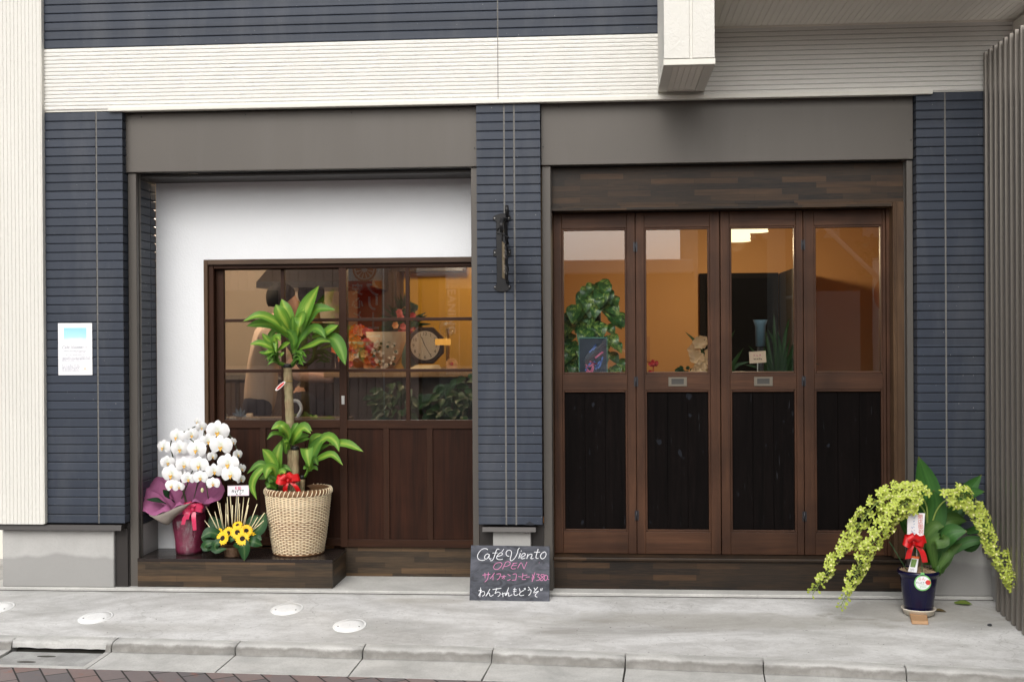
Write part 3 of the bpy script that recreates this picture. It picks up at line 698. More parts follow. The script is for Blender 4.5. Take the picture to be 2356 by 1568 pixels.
# lintel, folding doors
part('lintel', B, M['strip'], lambda m: m.box(-.2765, 1.5735, .12, .33, 2.0605, 2.2675))
def f(m):
    m.box(-.2765, 1.514, .104, .33, 2.034, 2.0600, 1)
    m.box(-.2765, -.2715, .13, .33, .19, 2.0335, 0)
    m.box(1.5145, 1.5735, .108, .33, .19, 2.060, 0)
    m.box(1.5215, 1.5145 + .02, .1045, .109, .19, 2.058, 0)
part('door_frame', B, [M['frame_wood'], M['strip']], f, bevel=.003)
part('light_blocking_stop', B, M['door_h'], lambda m: (m.box(-.27, 1.512, .2435, .30, 1.985, 2.0335), m.box(.612, .640, .2415, .262, .19, 1.984), m.box(1.052, 1.079, .2425, .262, .19, 1.984), m.box(.160, .187, .2415, .262, .19, 1.984)))  # unseen stops added behind the doors to block lamp light at the seams
part('door_rebate', B, M['door_v'], lambda m: m.box(1.4985, 1.514, .186, .33, .19, 2.0335))
part('kick_board', B, M['strip_dark'], lambda m: m.box(-.2765, 1.5735, .12, .33, .0135, .166))
part('door_sill', B, M['strip_dark'], lambda m: m.box(-.2765, 1.5735, .098, .33, .1665, .1845), bevel=.005, bseg=2)
part('kick_board', B, M['strip_step'], lambda m: m.box(-1.472, -.668, .40, .5, .0135, .1795))
def folding_door(xa, xb, sl, sr_, handle, hinge_right, tilt):
    d = part('folding_door', B, [M['door_v']], lambda m: None)
    y, T = .20 + tilt, .04; z0, z1 = .188, 2.0305
    ia, ib = xa + sl, xb - sr_
    mb = MB()
    mb.box(xa, ia, y, y + T, z0, z1, 0); mb.box(ib, xb, y, y + T, z0, z1, 0)
    for (za, zb) in ((z0, .308), (1.072, 1.158), (1.948, z1)): mb.box(ia + .0004, ib - .0004, y + .0012, y + T - .001, za, zb, 1)
    for (za, zb) in ((.3083, 1.0717), (1.1583, 1.9477)):     # bead mouldings round glass and panel
        bw = .011
        mb.box(ia + .0002, ia + bw, y + .004, y + T - .004, za, zb, 0); mb.box(ib - bw, ib - .0002, y + .004, y + T - .004, za, zb, 0)
        mb.box(ia + bw + .0003, ib - bw - .0003, y + .0045, y + T - .0045, za, za + bw, 1); mb.box(ia + bw + .0003, ib - bw - .0003, y + .0045, y + T - .0045, zb - bw, zb, 1)
    mb.build('frame', [M['door_v'], M['door_h']], d, bevel=.0022, bseg=2)
    ga, gb = ia + .0113, ib - .0113
    part('glass', d, M['glass'], lambda m: m.box(ga, gb, y + .018, y + .022, 1.1696, 1.9364))
    def f(m):
        w = (gb - ga) / 3
        for k in range(3): m.box(ga + k * w + .0005, ga + (k + 1) * w - .0005, y + .017, y + .025, .3196, 1.0604)
    part('lower_panel', d, M['board'], f, bevel=.0008)
    part('light_stop_backing', d, M['board'], lambda m: m.box(ga, gb, y + .0256, y + .032, .3196, 1.0604))  # unseen board added to keep lamp light out of the plank seams
    if handle:
        hx = (ia + ib) / 2
        def f(m):
            for (a, b, c, e) in ((hx - .049, hx + .049, 1.133, 1.141), (hx - .049, hx + .049, 1.093, 1.103), (hx - .049, hx - .033, 1.103, 1.133), (hx + .033, hx + .049, 1.103, 1.133)): m.box(a, b, y - .0035, y + .0005, c, e)
        h = part('handle', d, M['handle'], f)
        part('recess', h, M['handle_in'], lambda m: (m.box(hx - .033, hx + .033, y - .0005, y + .0009, 1.103, 1.133), m.box(hx - .033, hx + .033, y - .0024, y - .0006, 1.125, 1.133)))
    if hinge_right:
        for hz in (1.845, 1.118, .395):
            def f(m):
                m.box(xb - .010, xb + .0125, y - .002, y - .0002, hz - .026, hz + .026)
                m.tube([(xb + .001, y - .003, hz - .027), (xb + .001, y - .003, hz + .027)], .0035, 8)
            part('hinge', d, M['hinge'], f)
folding_door(-.270, .1715, .045, .045, False, True, 0)
folding_door(.1745, .623, .046, .052, True, False, .0)
folding_door(.628, 1.064, .048, .036, True, True, .0)
folding_door(1.0675, 1.498, .055, .0155, False, False, .001)

# ------------------------------------------------------------------ inside the cafe (seen through the glass)
def wallmat(n, c, v=.05): return simple(n, c, .8, v, 2, 0, .2)
W_OR = wallmat('warm_lit_orange_wall', (.44, .245, .105)); W_YE = wallmat('warm_lit_yellow_wall', (.62, .36, .06)); W_BE = wallmat('beige_wall_paint', (.62, .52, .42))  # orange and yellow put warm lamp light into the colour of pale walls
part('floor', B, wood_mat('cafe_floor_wood', (.05, .03, .02), (.09, .055, .035), 'x'), lambda m: m.box(-3.2, 2.2, .52, 4.0, -.05, .05))
part('ceiling', B, wallmat('cafe_ceiling_paint', (.5, .4, .28)), lambda m: m.box(-3.2, 2.2, .5, 4.0, 2.45, 2.5))
def f(m):
    m.box(-3.2, -1.75, 2.9, 3.0, .05, 2.45, 0); m.box(-1.75, -.40, 2.4, 2.5, .05, 2.45, 1); m.box(-1.75, -1.70, 2.5, 2.9, .05, 2.45, 1)
    m.box(-.40, 2.2, 3.0, 3.1, .05, 2.45, 2); m.box(-.45, -.40, .35, 3.0, .05, 2.45, 2)
    m.box(-3.25, -3.2, .5, 3.0, .05, 2.45, 0); m.box(2.1, 2.15, .4, 3.1, .05, 2.45, 2)
part('interior_wall', B, [W_BE, W_YE, W_OR], f)
part('bulkhead', B, wallmat('olive_lit_bulkhead', (.16, .15, .045)), lambda m: m.box(.35, 1.06, 2.6, 2.98, 2.19, 2.44))  # olive tone puts this wall piece's different lighting into its colour
# ------------------------------------------------------------------ writing
def text_mesh(name, body, size, org, xd, yd, mat, parent, align='LEFT', spacing=1.0, lines=1.0, shear=0., sx=1.0, off=.0):
    cu = bpy.data.curves.new(name, 'FONT'); cu.body = body; cu.size = size; cu.align_x = align; cu.space_character = spacing
    cu.space_line = lines; cu.shear = shear; cu.offset = off; cu.resolution_u = 3
    to = bpy.data.objects.new(name, cu); col.objects.link(to)
    dg = bpy.context.evaluated_depsgraph_get(); dg.update()
    me = bpy.data.meshes.new_from_object(to.evaluated_get(dg)); bpy.data.objects.remove(to); bpy.data.curves.remove(cu)
    me.name = name
    org, xd, yd = Vector(org), Vector(xd), Vector(yd); o0 = wloc(parent)
    for v in me.vertices: v.co = org + xd * (v.co.x * sx) + yd * v.co.y - o0
    me.materials.clear(); me.materials.append(mat)
    o = bpy.data.objects.new(name, me); col.objects.link(o); o.parent = parent
    return o
def stroke(m, pts, w, n, z=0.0, mi=0, smooth=3):
    """flat ribbon along pts (3-D points lying in a plane with normal n)"""
    P = spline(pts, max(2, smooth * (len(pts) - 1))) if len(pts) > 2 else [Vector(p) for p in pts]
    n = Vector(n).normalized(); rows = []
    for i, p in enumerate(P):
        t = (P[min(i + 1, len(P) - 1)] - P[max(i - 1, 0)])
        if t.length < 1e-7: t = Vector((1, 0, 0))
        sd = t.normalized().cross(n); ww = w * (1 + rnd.uniform(-.18, .18))
        rows.append((m.vert(p + sd * ww / 2 + n * z), m.vert(p - sd * ww / 2 + n * z)))
    for a, b in zip(rows, rows[1:]): m.face((a[0], a[1], b[1], b[0]), mi)
def ribbon(m, pts, wd, w, mi=0, seg=12, taper=0):
    P = spline(pts, seg); rows = []
    wd = [Vector(q).normalized() for q in wd] if isinstance(wd, list) else [Vector(wd).normalized()] * 2
    for i, p in enumerate(P):
        t = i / seg; d = wd[0].lerp(wd[-1], t).normalized(); ww = w * (1 - taper * t)
        rows.append([m.vert(p + d * ww * u) for u in (-.5, -.17, .17, .5)])
    for a, b in zip(rows, rows[1:]):
        for k in range(3): m.face((a[k], a[k + 1], b[k + 1], b[k]), mi, True)
def bow(m, c, s, loops, tails, mi=0):
    """loops: list of (angle, length, width, forward); tails: list of (dx, dz, fwd)"""
    c = Vector(c)
    for (a, L, w, fwd) in loops:
        d = Vector((math.cos(a), 0, math.sin(a))); q = Vector((-math.sin(a), 0, math.cos(a))); f_ = Vector((0, -1, 0))
        pts = [c, c + d * L * .45 + f_ * (fwd + .016 * s) + q * w * .2, c + d * L * .95 + f_ * (fwd + .012 * s) + q * w * .1, c + d * L + f_ * (fwd - .01 * s), c + d * L * .6 + f_ * (fwd - .022 * s) - q * w * .1, c + f_ * .002]
        ribbon(m, pts, [q + f_ * .25, q], w, mi, 14)
    m.ball(c + Vector((0, -.012 * s, 0)), .012 * s, 10, mi, (1, .8, 1.1))
    for (dx, dz, fwd) in tails:
        e = c + Vector((dx, -fwd, dz))
        mid = c.lerp(e, .5) + Vector((dx * .2, -.012 * s, .004))
        ribbon(m, [c, mid, e], [Vector((1, .2, 0)), Vector((1, -.4, .15))], .026 * s, mi, 8)

# ------------------------------------------------------------------ people
def skin_body(name, nodes, edges, mat, parent, sub=2):
    me = bpy.data.meshes.new(name); keys = list(nodes); o0 = wloc(parent)
    me.from_pydata([tuple(Vector(nodes[k][0]) - o0) for k in keys], [(keys.index(a), keys.index(b)) for a, b in edges], [])
    me.materials.append(mat)
    o = bpy.data.objects.new(name, me); col.objects.link(o); o.parent = parent
    o.modifiers.new('skin', 'SKIN').use_smooth_shade = True
    if not me.skin_vertices: me.attributes.new('skin', 'SKIN', 'POINT')
    for i, k in enumerate(keys):
        r = nodes[k][1]; me.skin_vertices[0].data[i].radius = r if isinstance(r, tuple) else (r, r)
        me.skin_vertices[0].data[i].use_root = (i == 0)
    s = o.modifiers.new('sub', 'SUBSURF'); s.levels = sub; s.render_levels = sub
    return o
SKIN_M = simple('skin', (.52, .30, .21), .5, .06, 12, trans=.05)
HAIR_M = simple('black_hair', (.008, .007, .0065), .75, .4, 60, 0, .15)
def person(loc, label, group, yaw, H, neck_tilt, arms, shirt_c, trousers_c, lean=0.0, stance=.09):
    p = thing('person', loc, label, 'person', group)
    base = Vector(loc); cz, sz_ = math.cos(yaw), math.sin(yaw); k = H / 1.7
    def W(x, y, z): return base + Vector((x * cz - y * sz_, x * sz_ + y * cz, z)) * k     # local: y = facing, x = right hand
    L = lean
    jt_ = {'pel': (0, 0, .93), 'wst': (0, .02 + L * .12, 1.07), 'che': (0, .02 + L * .38, 1.27), 'nkb': (0, 0 + L * .6, 1.44), 'nek': (0, .015 + L * .68 + neck_tilt * .02, 1.50)}
    hd = Vector((0, .03 + L * .75 + neck_tilt * .07, 1.585 - neck_tilt * .02))
    N = {'pel': (W(*jt_['pel']), (.155 * k, .105 * k)), 'wst': (W(*jt_['wst']), (.135 * k, .095 * k)), 'che': (W(*jt_['che']), (.165 * k, .11 * k)),
         'nkb': (W(*jt_['nkb']), (.085 * k, .07 * k)), 'nek': (W(*jt_['nek']), .056 * k), 'jaw': (W(hd.x, hd.y + .02 + .03 * neck_tilt, hd.z - .03), (.07 * k, .08 * k)), 'skl': (W(hd.x, hd.y - .005, hd.z + .06), (.085 * k, .1 * k)), 'top': (W(hd.x, hd.y - .015, hd.z + .115), (.055 * k, .06 * k))}
    E = [('pel', 'wst'), ('wst', 'che'), ('che', 'nkb'), ('nkb', 'nek'), ('nek', 'jaw'), ('jaw', 'skl'), ('skl', 'top')]
    fx = W(0, 1, 0) - W(0, 0, 0); fx.normalize()
    shN, shE, trN, trE = {}, [], {}, []
    for s in (-1, 1):
        n = 'r' if s > 0 else 'l'; el, wr = arms[n]
        sh = (s * .175, L * .55, 1.385)
        N.update({n + 'sh': (W(*sh), .058 * k), n + 'el': (W(*el), .041 * k), n + 'wr': (W(*wr), .028 * k),
                  n + 'hip': (W(s * .085, 0, .86), .085 * k), n + 'kn': (W(s * stance, .02, .48), .055 * k), n + 'an': (W(s * (stance + .01), -.01, .08), .037 * k), n + 'to': (W(s * (stance + .03), .13, .03), .03 * k)})
        E += [('che', n + 'sh'), (n + 'sh', n + 'el'), (n + 'el', n + 'wr'), ('pel', n + 'hip'), (n + 'hip', n + 'kn'), (n + 'kn', n + 'an'), (n + 'an', n + 'to')]
        # hand: palm continues the arm, five fingers of their own
        d = (Vector(N[n + 'wr'][0]) - Vector(N[n + 'el'][0])).normalized(); sd = d.cross(Vector((0, 0, 1)));
        sd = sd.normalized() if sd.length > .1 else Vector((1, 0, 0)); dn = sd.cross(d)
        pm = Vector(N[n + 'wr'][0]) + d * .055 * k
        N[n + 'pm'] = (pm, (.034 * k, .016 * k)); E.append((n + 'wr', n + 'pm'))
        for fi, (off, ln) in enumerate(((-.028, .062), (-.010, .075), (.009, .07), (.027, .055))):
            a = pm + d * .035 * k + sd * off * k
            N[n + 'f%d' % fi] = (a, .0095 * k); N[n + 'g%d' % fi] = (a + d * ln * .5 * k - dn * .006 * k, .0088 * k); N[n + 'h%d' % fi] = (a + d * ln * .85 * k - dn * .028 * k, .0075 * k)
            E += [(n + 'pm', n + 'f%d' % fi), (n + 'f%d' % fi, n + 'g%d' % fi), (n + 'g%d' % fi, n + 'h%d' % fi)]
        a = pm + sd * (-.035) * k
        N[n + 't0'] = (a, .011 * k); N[n + 't1'] = (a + d * .04 * k - sd * .018 * k - dn * .012 * k, .009 * k); E += [(n + 'pm', n + 't0'), (n + 't0', n + 't1')]
        m_el = Vector(N[n + 'sh'][0]).lerp(Vector(N[n + 'el'][0]), .72)
        shN.update({n + 'sh': (N[n + 'sh'][0], .07 * k), n + 'sl': (m_el, .066 * k)}); shE += [('che', n + 'sh'), (n + 'sh', n + 'sl')]
        trN.update({n + 'hip': (N[n + 'hip'][0], .098 * k), n + 'kn': (N[n + 'kn'][0], .072 * k), n + 'an': (W(s * (stance + .01), -.01, .09), .058 * k)}); trE += [('pel', n + 'hip'), (n + 'hip', n + 'kn'), (n + 'kn', n + 'an')]
    skin_body('body', N, E, SKIN_M, p)
    shN.update({'hem': (W(0, .005, .82), (.172 * k, .122 * k)), 'wst': (N['wst'][0], (.16 * k, .118 * k)), 'che': (N['che'][0], (.182 * k, .125 * k)), 'nkb': (W(0, L * .56, 1.425), (.10 * k, .085 * k))})
    shE += [('hem', 'wst'), ('wst', 'che'), ('che', 'nkb')]
    sh2 = {'che': shN.pop('che')}; sh2.update(shN)
    skin_body('shirt', sh2, shE, simple('shirt_cotton', shirt_c, .85, .1, 9, 0, .2), p)
    t2 = {'pel': (W(0, 0, .92), (.168 * k, .118 * k)), 'tw': (W(0, .01, 1.02), (.15 * k, .11 * k))}; t2.update(trN); trE.append(('pel', 'tw'))
    skin_body('trousers', t2, trE, simple('trouser_denim', trousers_c, .85, .2, 20, 0, .2), p)
    hc = W(hd.x, hd.y - .02, hd.z + .055)
    mb = MB(); n_ = 20
    rings = []
    for j in range(9):
        a = math.pi * .62 * j / 8
        rings.append([])
        for q in range(n_):
            b = 2 * math.pi * q / n_
            front = max(0, math.sin(b)); aa = a * (1 - .42 * front) ; r = .112 * (1 + .04 * math.sin(5 * b + j)) * k * (1 - .20 * (j / 8) ** 2.5)
            lp = Vector((r * .94 * math.sin(aa) * math.cos(b), r * 1.08 * math.sin(aa) * math.sin(b), r * 1.08 * math.cos(aa)))
            rings[-1].append(mb.vert(hc + Vector((lp.x * cz - lp.y * sz_, lp.x * sz_ + lp.y * cz, lp.z))))
    for a, b in zip(rings, rings[1:]):
        for q in range(n_): mb.face((a[q], b[q], b[(q + 1) % n_], a[(q + 1) % n_]), 0, True)
    mb.build('hair', HAIR_M, p, solid=.012)
    fc = W(hd.x, hd.y + .095 + .03 * neck_tilt, hd.z + .0)
    rt = (W(1, 0, 0) - W(0, 0, 0)).normalized(); upv = Vector((0, 0, 1))
    for s in (-1, 1):
        part('eye', p, HAIR_M, lambda m: m.ball(fc + rt * .033 * s * k + upv * .03 - fx * .012, .011 * k, 8, 0, (1, .7, .6)))
        part('ear', p, SKIN_M, lambda m: m.ball(W(hd.x + s * .088, hd.y - .005, hd.z + .01), .03 * k, 10, 0, (.35, .6, 1)))
        part('shoe', p, simple('dark_shoe_leather', (.02, .018, .017), .5), lambda m: m.ball(W(s * (stance + .02), .06, .035), .05 * k, 12, 0, (.9, 2.3 if abs(cz) > .5 else .9, .75)))
    def f(m): m.tube([fc + upv * .028 - fx * .008, fc + fx * .016 - upv * .012, fc - upv * .02 - fx * .004], [.006 * k, .014 * k, .008 * k], 8)
    part('nose', p, SKIN_M, f)
    part('mouth', p, simple('lips', (.35, .13, .11), .5), lambda m: m.obox(fc - upv * .05 * k - fx * .004, rt * .02 * k, fx * .005, upv * .004 * k))
    return p
person((-2.22, 1.22, .05), 'person in beige t-shirt bending forward behind the left window panes', None, R_(-75), 1.63, 1.0,
       {'r': ((.24, .27, 1.12), (.16, .47, 1.10)), 'l': ((-.23, .25, 1.12), (-.12, .46, 1.12))}, (.52, .40, .32), (.015, .017, .028), .12)
person((-1.98, 1.75, .05), 'person with dark hair standing behind the one in beige', None, R_(25), 1.66, .6,
       {'r': ((.22, .08, 1.12), (.13, .28, 1.05)), 'l': ((-.22, .08, 1.12), (-.12, .3, 1.07))}, (.03, .02, .018), (.015, .015, .02))
ph = person((.04, -6.56, -.125), 'person in pale grey t-shirt photographing the front, reflected in the glass', None, 0, 1.60, 0.4,
       {'r': ((.26, .12, 1.26), (.09, .20, 1.50)), 'l': ((-.24, .14, 1.24), (-.06, .22, 1.48))}, (.55, .56, .60), (.03, .035, .05))
pc = thing('camera', (0, -6.345, 1.32), 'small black camera held up by the person reflected in the glass', 'camera')
def f(m): m.box(-.06, .06, -6.40, -6.355, 1.32, 1.395)
part('body', pc, simple('black_camera_plastic', (.012, .012, .012), .4), f, bevel=.006, bseg=2)
part('lens', pc, simple('lens_barrel', (.015, .015, .017), .25), lambda m: m.tube([(0.0, -6.355, 1.36), (0.0, -6.33, 1.36)], [.032, .029], 20))

# ------------------------------------------------------------------ across the street (what the glass reflects)
op = thing('house', (-7.5, -13.2, -.1), 'pink boarded house across the street, reflected in the sliding doors', 'house')
def f(m):
    k = 0; x = -12.
    while x < -3.2: m.box(x + .006, x + .144, -13.2 + rnd.uniform(0, .006), -13.15, -.06, 3.0); x += .15
    m.box(-12, -3.2, -18, -13.21, -.1, 3.0)
part('wall', op, simple('pink_house_boards', (.40, .30, .27), .7, .12, 2), f)
part('roof', op, simple('grey_roof_slates', (.10, .10, .11), .7), lambda m: m.prism([(-12.2, -12.8, 3.0), (-12.2, -15.5, 3.9), (-12.2, -18.3, 3.0)], (9.1, 0, 0)))
def f(m): m.box(-6.9, -5.6, -13.14, -13.11, .9, 2.2)
part('window', op, simple('dark_window_glass', (.05, .055, .06), .1), f)
op = thing('garage', (-.8, -13.0, -.1), 'white fronted garage across the street, reflected in the folding doors', 'garage')
part('wall', op, simple('garage_dark_opening', (.09, .085, .08), .7, .2, 3), lambda m: m.box(-3.1, 1.5, -20, -13.2, -.1, 2.45))
part('fascia', op, simple('white_garage_fascia', (.66, .65, .64), .6, .06, 2), lambda m: m.box(-3.15, 1.46, -20, -12.9, 2.40, 2.62), bevel=.02)
part('shutter', op, simple('grey_shutter_slats', (.20, .19, .18), .5, .1, 2), lambda m: [m.box(-2.8, -.7, -13.19, -13.16, .0 + .1 * k, .094 + .1 * k) for k in range(24)])
op = thing('house', (5, -15, -.1), 'brown house across the street with a pale door, reflected in the right door', 'house')
part('wall', op, simple('brown_house_render', (.13, .10, .085), .8, .15, 2), lambda m: m.box(1.7, 12, -20, -15, -.1, 4.3))
part('door', op, simple('pale_door_paint', (.5, .48, .48), .5, .05), lambda m: m.box(3.35, 4.55, -15.0, -14.94, .0, 2.15), bevel=.01)
def f(m):
    for a in (2.2, 3.4, 4.6): m.box(a, a + .8, -15.0, -14.95, 3.1, 4.0)
part('window', op, simple('pale_window_blind', (.38, .40, .42), .2), f)
up_ = thing('utility_pole', (2.75, -12.6, -.1), 'tall grey concrete utility pole across the street', 'utility pole')
part('shaft', up_, simple('pole_concrete', (.34, .34, .33), .8, .12, 3), lambda m: m.tube([(2.75, -12.6, -.1), (2.75, -12.6, 8.5)], [.16, .11], 16))
part('bracket', up_, M['steel'], lambda m: (m.tube([(2.75, -12.6, 1.95), (3.0, -12.45, 1.97)], .03, 8), m.tube([(2.75, -12.6, 6.9), (3.7, -12.6, 6.9)], .04, 8)))
def banner(x0, x1, z0, z1, y, label, redtop, mats):
    t_ = thing('banner', ((x0 + x1) / 2, y, -.06), label, 'banner')
    part('pole', t_, simple('white_pole_plastic', (.6, .6, .6), .4), lambda m: (m.tube([(x1 + .03, y, -.06), (x1 + .03, y, z1 + .05)], .012, 8), m.tube([(x1 + .04, y, z1 + .02), (x0, y, z1 + .02)], .008, 8)))
    def f(m):
        n = 14; zs = [z0 + (z1 - z0) * k / n for k in range(n + 1)]
        rows = [[m.vert((x0 + (x1 - x0) * u / 4, y + .015 * math.sin(3 * z + u), z)) for u in range(5)] for z in zs]
        for i, (a, b) in enumerate(zip(rows, rows[1:])):
            zc = (zs[i] + zs[i + 1]) / 2; q = (zc - z0) / (z1 - z0); mi = 1 if (q > .72 or q < .09) else 0
            for u in range(4): m.face((a[u], a[u + 1], b[u + 1], b[u]), mi, True)
    part('flag', t_, mats, f, solid=.003)
    part('base', t_, simple('grey_banner_base', (.25, .25, .25), .6), lambda m: m.lathe([(.001, -.06), (.18, -.06), (.17, .02), (.03, .06), (.001, .06)], (x1 + .03, y, 0), 20))
    return t_
def cloth(name, c):      # thin banner cloth that the sky shines through
    t = NT(name).set(.8, 0, .1); t.color(c); tl = t.new('BsdfTranslucent'); tl.inputs[0].default_value = (*c, 1); mx = t.new('MixShader'); mx.inputs[0].default_value = .78
    t.l.new(t.b.outputs[0], mx.inputs[1]); t.l.new(tl.outputs[0], mx.inputs[2]); t.l.new(mx.outputs[0], t.out.inputs[0]); return t.m
red = cloth('red_banner_cloth', (.80, .10, .06)); whi = cloth('white_banner_cloth', (.92, .92, .92))
RT_X, RT_Y = Vector((-1, 0, 0)), Vector((0, 0, 1))
bn = banner(-4.22, -3.66, .72, 2.95, -12.5, 'red laundry banner with white lettering across the street, seen reflected', True, [red, whi])
text_mesh('lettering', 'ク\nリ\nー\nニ\nン\nグ'.replace('ー', '|'), .27, (-3.80, -12.465, 2.08), RT_X, RT_Y, whi, bn, 'CENTER', 1, .88, off=.008)
text_mesh('lettering', '安\n心\nと\n信\n頼\nの', .2, (-4.06, -12.465, 2.10), RT_X, RT_Y, whi, bn, 'CENTER', 1, 1.12, off=.005)
def f(m):
    c = Vector((-3.94, -12.466, 2.50)); 
    for k in range(12):
        a = 2 * math.pi * k / 12
        m.prism([c + Vector((r * math.cos(a + q), 0, r * math.sin(a + q))) for r, q in ((.05, -.2), (.15, -.17), (.15, .17), (.05, .2))], (0, .002, 0), 0)
    for k in range(32):
        a, b = 2 * math.pi * k / 32, 2 * math.pi * (k + 1) / 32
        m.prism([c + Vector((r * math.cos(q), 0, r * math.sin(q))) for r, q in ((.17, a), (.20, a), (.20, b), (.17, b))], (0, .002, 0), 0)
part('emblem', bn, simple('orange_emblem', (.55, .15, .02), .7), f)
text_mesh('lettering', 'クリーニング', .075, (-3.72, -12.465, .80), RT_X, RT_Y, simple('blue_print', (.05, .06, .2), .7), bn, 'LEFT')
pal = cloth('pale_blue_banner_cloth', (.62, .62, .54))
bn = banner(-2.62, -2.16, .75, 2.75, -12.7, 'pale banner with CLEANING printed upright, seen reflected at the right panes', False, [pal, whi])
text_mesh('lettering', 'CLEANING', .19, (-2.58, -12.665, 2.42), (0, 0, -1), (1, 0, 0), simple('banner_print_white', (.85, .85, .84), .7), bn, 'LEFT', 1.1, off=.004)
def f(m):
    m.box(-2.40, -2.385, -12.667, -12.663, .78, 2.5)
part('stripe', bn, whi, f)
bn = banner(4.25, 4.62, .3, 2.55, -12.6, 'white banner with a pink disc, seen reflected at the far right pane', False, [whi, whi])
part('disc', bn, simple('pink_disc_print', (.6, .2, .18), .7), lambda m: m.prism([(4.43 + .17 * math.cos(a), -12.565, 2.0 + .26 * math.sin(a)) for a in [2 * math.pi * k / 32 for k in range(32)]], (0, .004, 0)))
part('stay', bn, simple('white_stay_pole', (.6, .6, .6), .4), lambda m: m.tube([(4.4, -12.6, 2.2), (3.45, -12.6, 3.15)], .04, 8))
tr_ = thing('tree', (3.1, -13.6, -.1), 'street tree with a bent trunk across the street, reflected in the folding doors', 'tree')
part('trunk', tr_, simple('tree_bark', (.09, .07, .055), .9, .2, 8), lambda m: (m.tube(spline([(3.1, -13.6, -.1), (3.0, -13.6, 1.5), (3.3, -13.5, 2.6), (3.9, -13.6, 3.4)], 10), [.12 - .006 * k for k in range(11)], 10), m.tube(spline([(3.15, -13.6, 2.2), (2.6, -13.5, 3.0), (2.4, -13.6, 3.8)], 8), [.07 - .005 * k for k in range(9)], 8)))
def f(m):
    for k in range(900):
        c = rnd.choice([(3.9, -13.6, 3.9, .9), (2.5, -13.6, 4.2, .8), (3.2, -13.7, 4.6, 1.0), (4.6, -13.7, 2.6, .5)])
        v = Vector((rnd.gauss(0, 1), rnd.gauss(0, 1), rnd.gauss(0, 1))).normalized() * c[3] * rnd.uniform(.3, 1)
        p = Vector(c[:3]) + v; d = Vector((rnd.uniform(-1, 1), rnd.uniform(-1, 1), rnd.uniform(-1, .4))).normalized() * .12
        m.leaf([p, p + d * .5, p + d], .07, seg=2, nrm=(rnd.uniform(-1, 1), rnd.uniform(-1, 1), 1))
part('crown', tr_, simple('tree_leaves', (.05, .09, .03), .5, .4, 3), f)

# ------------------------------------------------------------------ things inside the cafe
WARM = (1, .73, .44)
def lamp(nm, loc, r, e, parent=None):
    ld = bpy.data.lights.new(nm, 'POINT'); ld.energy = e; ld.color = WARM; ld.shadow_soft_size = r
    o = bpy.data.objects.new(nm, ld); col.objects.link(o)
    if parent: o.parent = parent; o.location = Vector(loc) - wloc(parent)
    else: o.location = loc
    return o
cl = thing('ceiling_lamp', (.90, 1.7, 2.45), 'lit ceiling lamp with frilled glass shades seen through the third folding door', 'ceiling lamp')
LAMP_E = emit_mat('lit_frosted_glass', (1, .80, .46), 1.9)
part('rod', cl, M['handle'], lambda m: (m.tube([(.90, 1.7, 2.45), (.90, 1.7, 2.12)], .012, 8), m.tube([(.83, 1.7, 2.14), (1.06, 1.7, 2.16)], .012, 8)))
for (sx, sz_) in ((.885, 1.985), (1.0, 2.045)):
    part('lamp_shade', cl, LAMP_E, lambda m: m.lathe([(.02, .11), (.05, .105), (.075, .07), (.082, .03), (.078, .012), (.085, 0)], (sx, 1.7, sz_), 24), solid=.004)
    if sx < .9: lamp('bulb_light', (sx, 1.7, sz_ - .02), .05, 52, cl)
pl_ = thing('pendant_lamp', (-1.05, 1.55, 2.45), 'pendant lamp hung above the counter inside the right sliding panes', 'pendant lamp')
part('cord', pl_, M['iron'], lambda m: m.tube([(-1.05, 1.55, 2.45), (-1.05, 1.55, 2.12)], .004, 6))
part('lamp_shade', pl_, LAMP_E, lambda m: m.lathe([(.015, .12), (.05, .1), (.11, .02), (.115, 0)], (-1.05, 1.55, 2.0), 24), solid=.004)
lamp('bulb_light', (-1.05, 1.55, 1.98), .05, 18, pl_)
kl = thing('added_kitchen_lamp', (-2.6, 1.1, 2.45), 'unseen round ceiling lamp added to light the standing persons inside', 'ceiling lamp')  # out of view, added to brighten the left panes
part('lamp_shade', kl, LAMP_E, lambda m: m.lathe([(.001, 2.36), (.12, 2.37), (.14, 2.40), (.13, 2.449)], (-2.6, 1.1, 0), 24))
lamp('bulb_light', (-2.6, 1.1, 2.3), .08, 60, kl).data.color = (1, .80, .60)
ct = thing('counter', (-1.1, 1.25, .05), 'wooden cafe counter carrying the clock behind the right sliding panes', 'counter')
part('top', ct, wood_mat('counter_top_wood', (.28, .14, .05), (.42, .23, .09), 'x'), lambda m: m.box(-1.72, -.46, .95, 1.62, 1.12, 1.155), bevel=.004)
part('front', ct, wood_mat('counter_front_wood', (.04, .025, .018), (.06, .04, .026), 'z'), lambda m: m.box(-1.68, -.46, 1.05, 1.55, .05, 1.12))
hd_ = thing('range_hood', (-1.85, 2.1, 1.78), 'black range hood on the wall above the standing persons', 'range hood')
def f(m): m.prism([(-2.3, 1.5, 1.70), (-2.3, 1.5, 1.74), (-2.3, 2.2, 2.0), (-2.3, 2.2, 1.70)], (.78, 0, 0))
part('body', hd_, simple('black_hood_enamel', (.012, .011, .011), .3), f)
part('duct', hd_, simple('dark_hood_panel', (.05, .035, .028), .5), lambda m: m.box(-2.28, -1.56, 2.0, 2.3, 1.98, 2.44))
part('bracket', hd_, simple('dark_hood_edge', (.03, .02, .016), .4), lambda m: m.box(-2.28, -1.0, 2.19, 2.39, 1.84, 1.90))
ckx, ckz, cky = -1.150, 1.312, 1.36
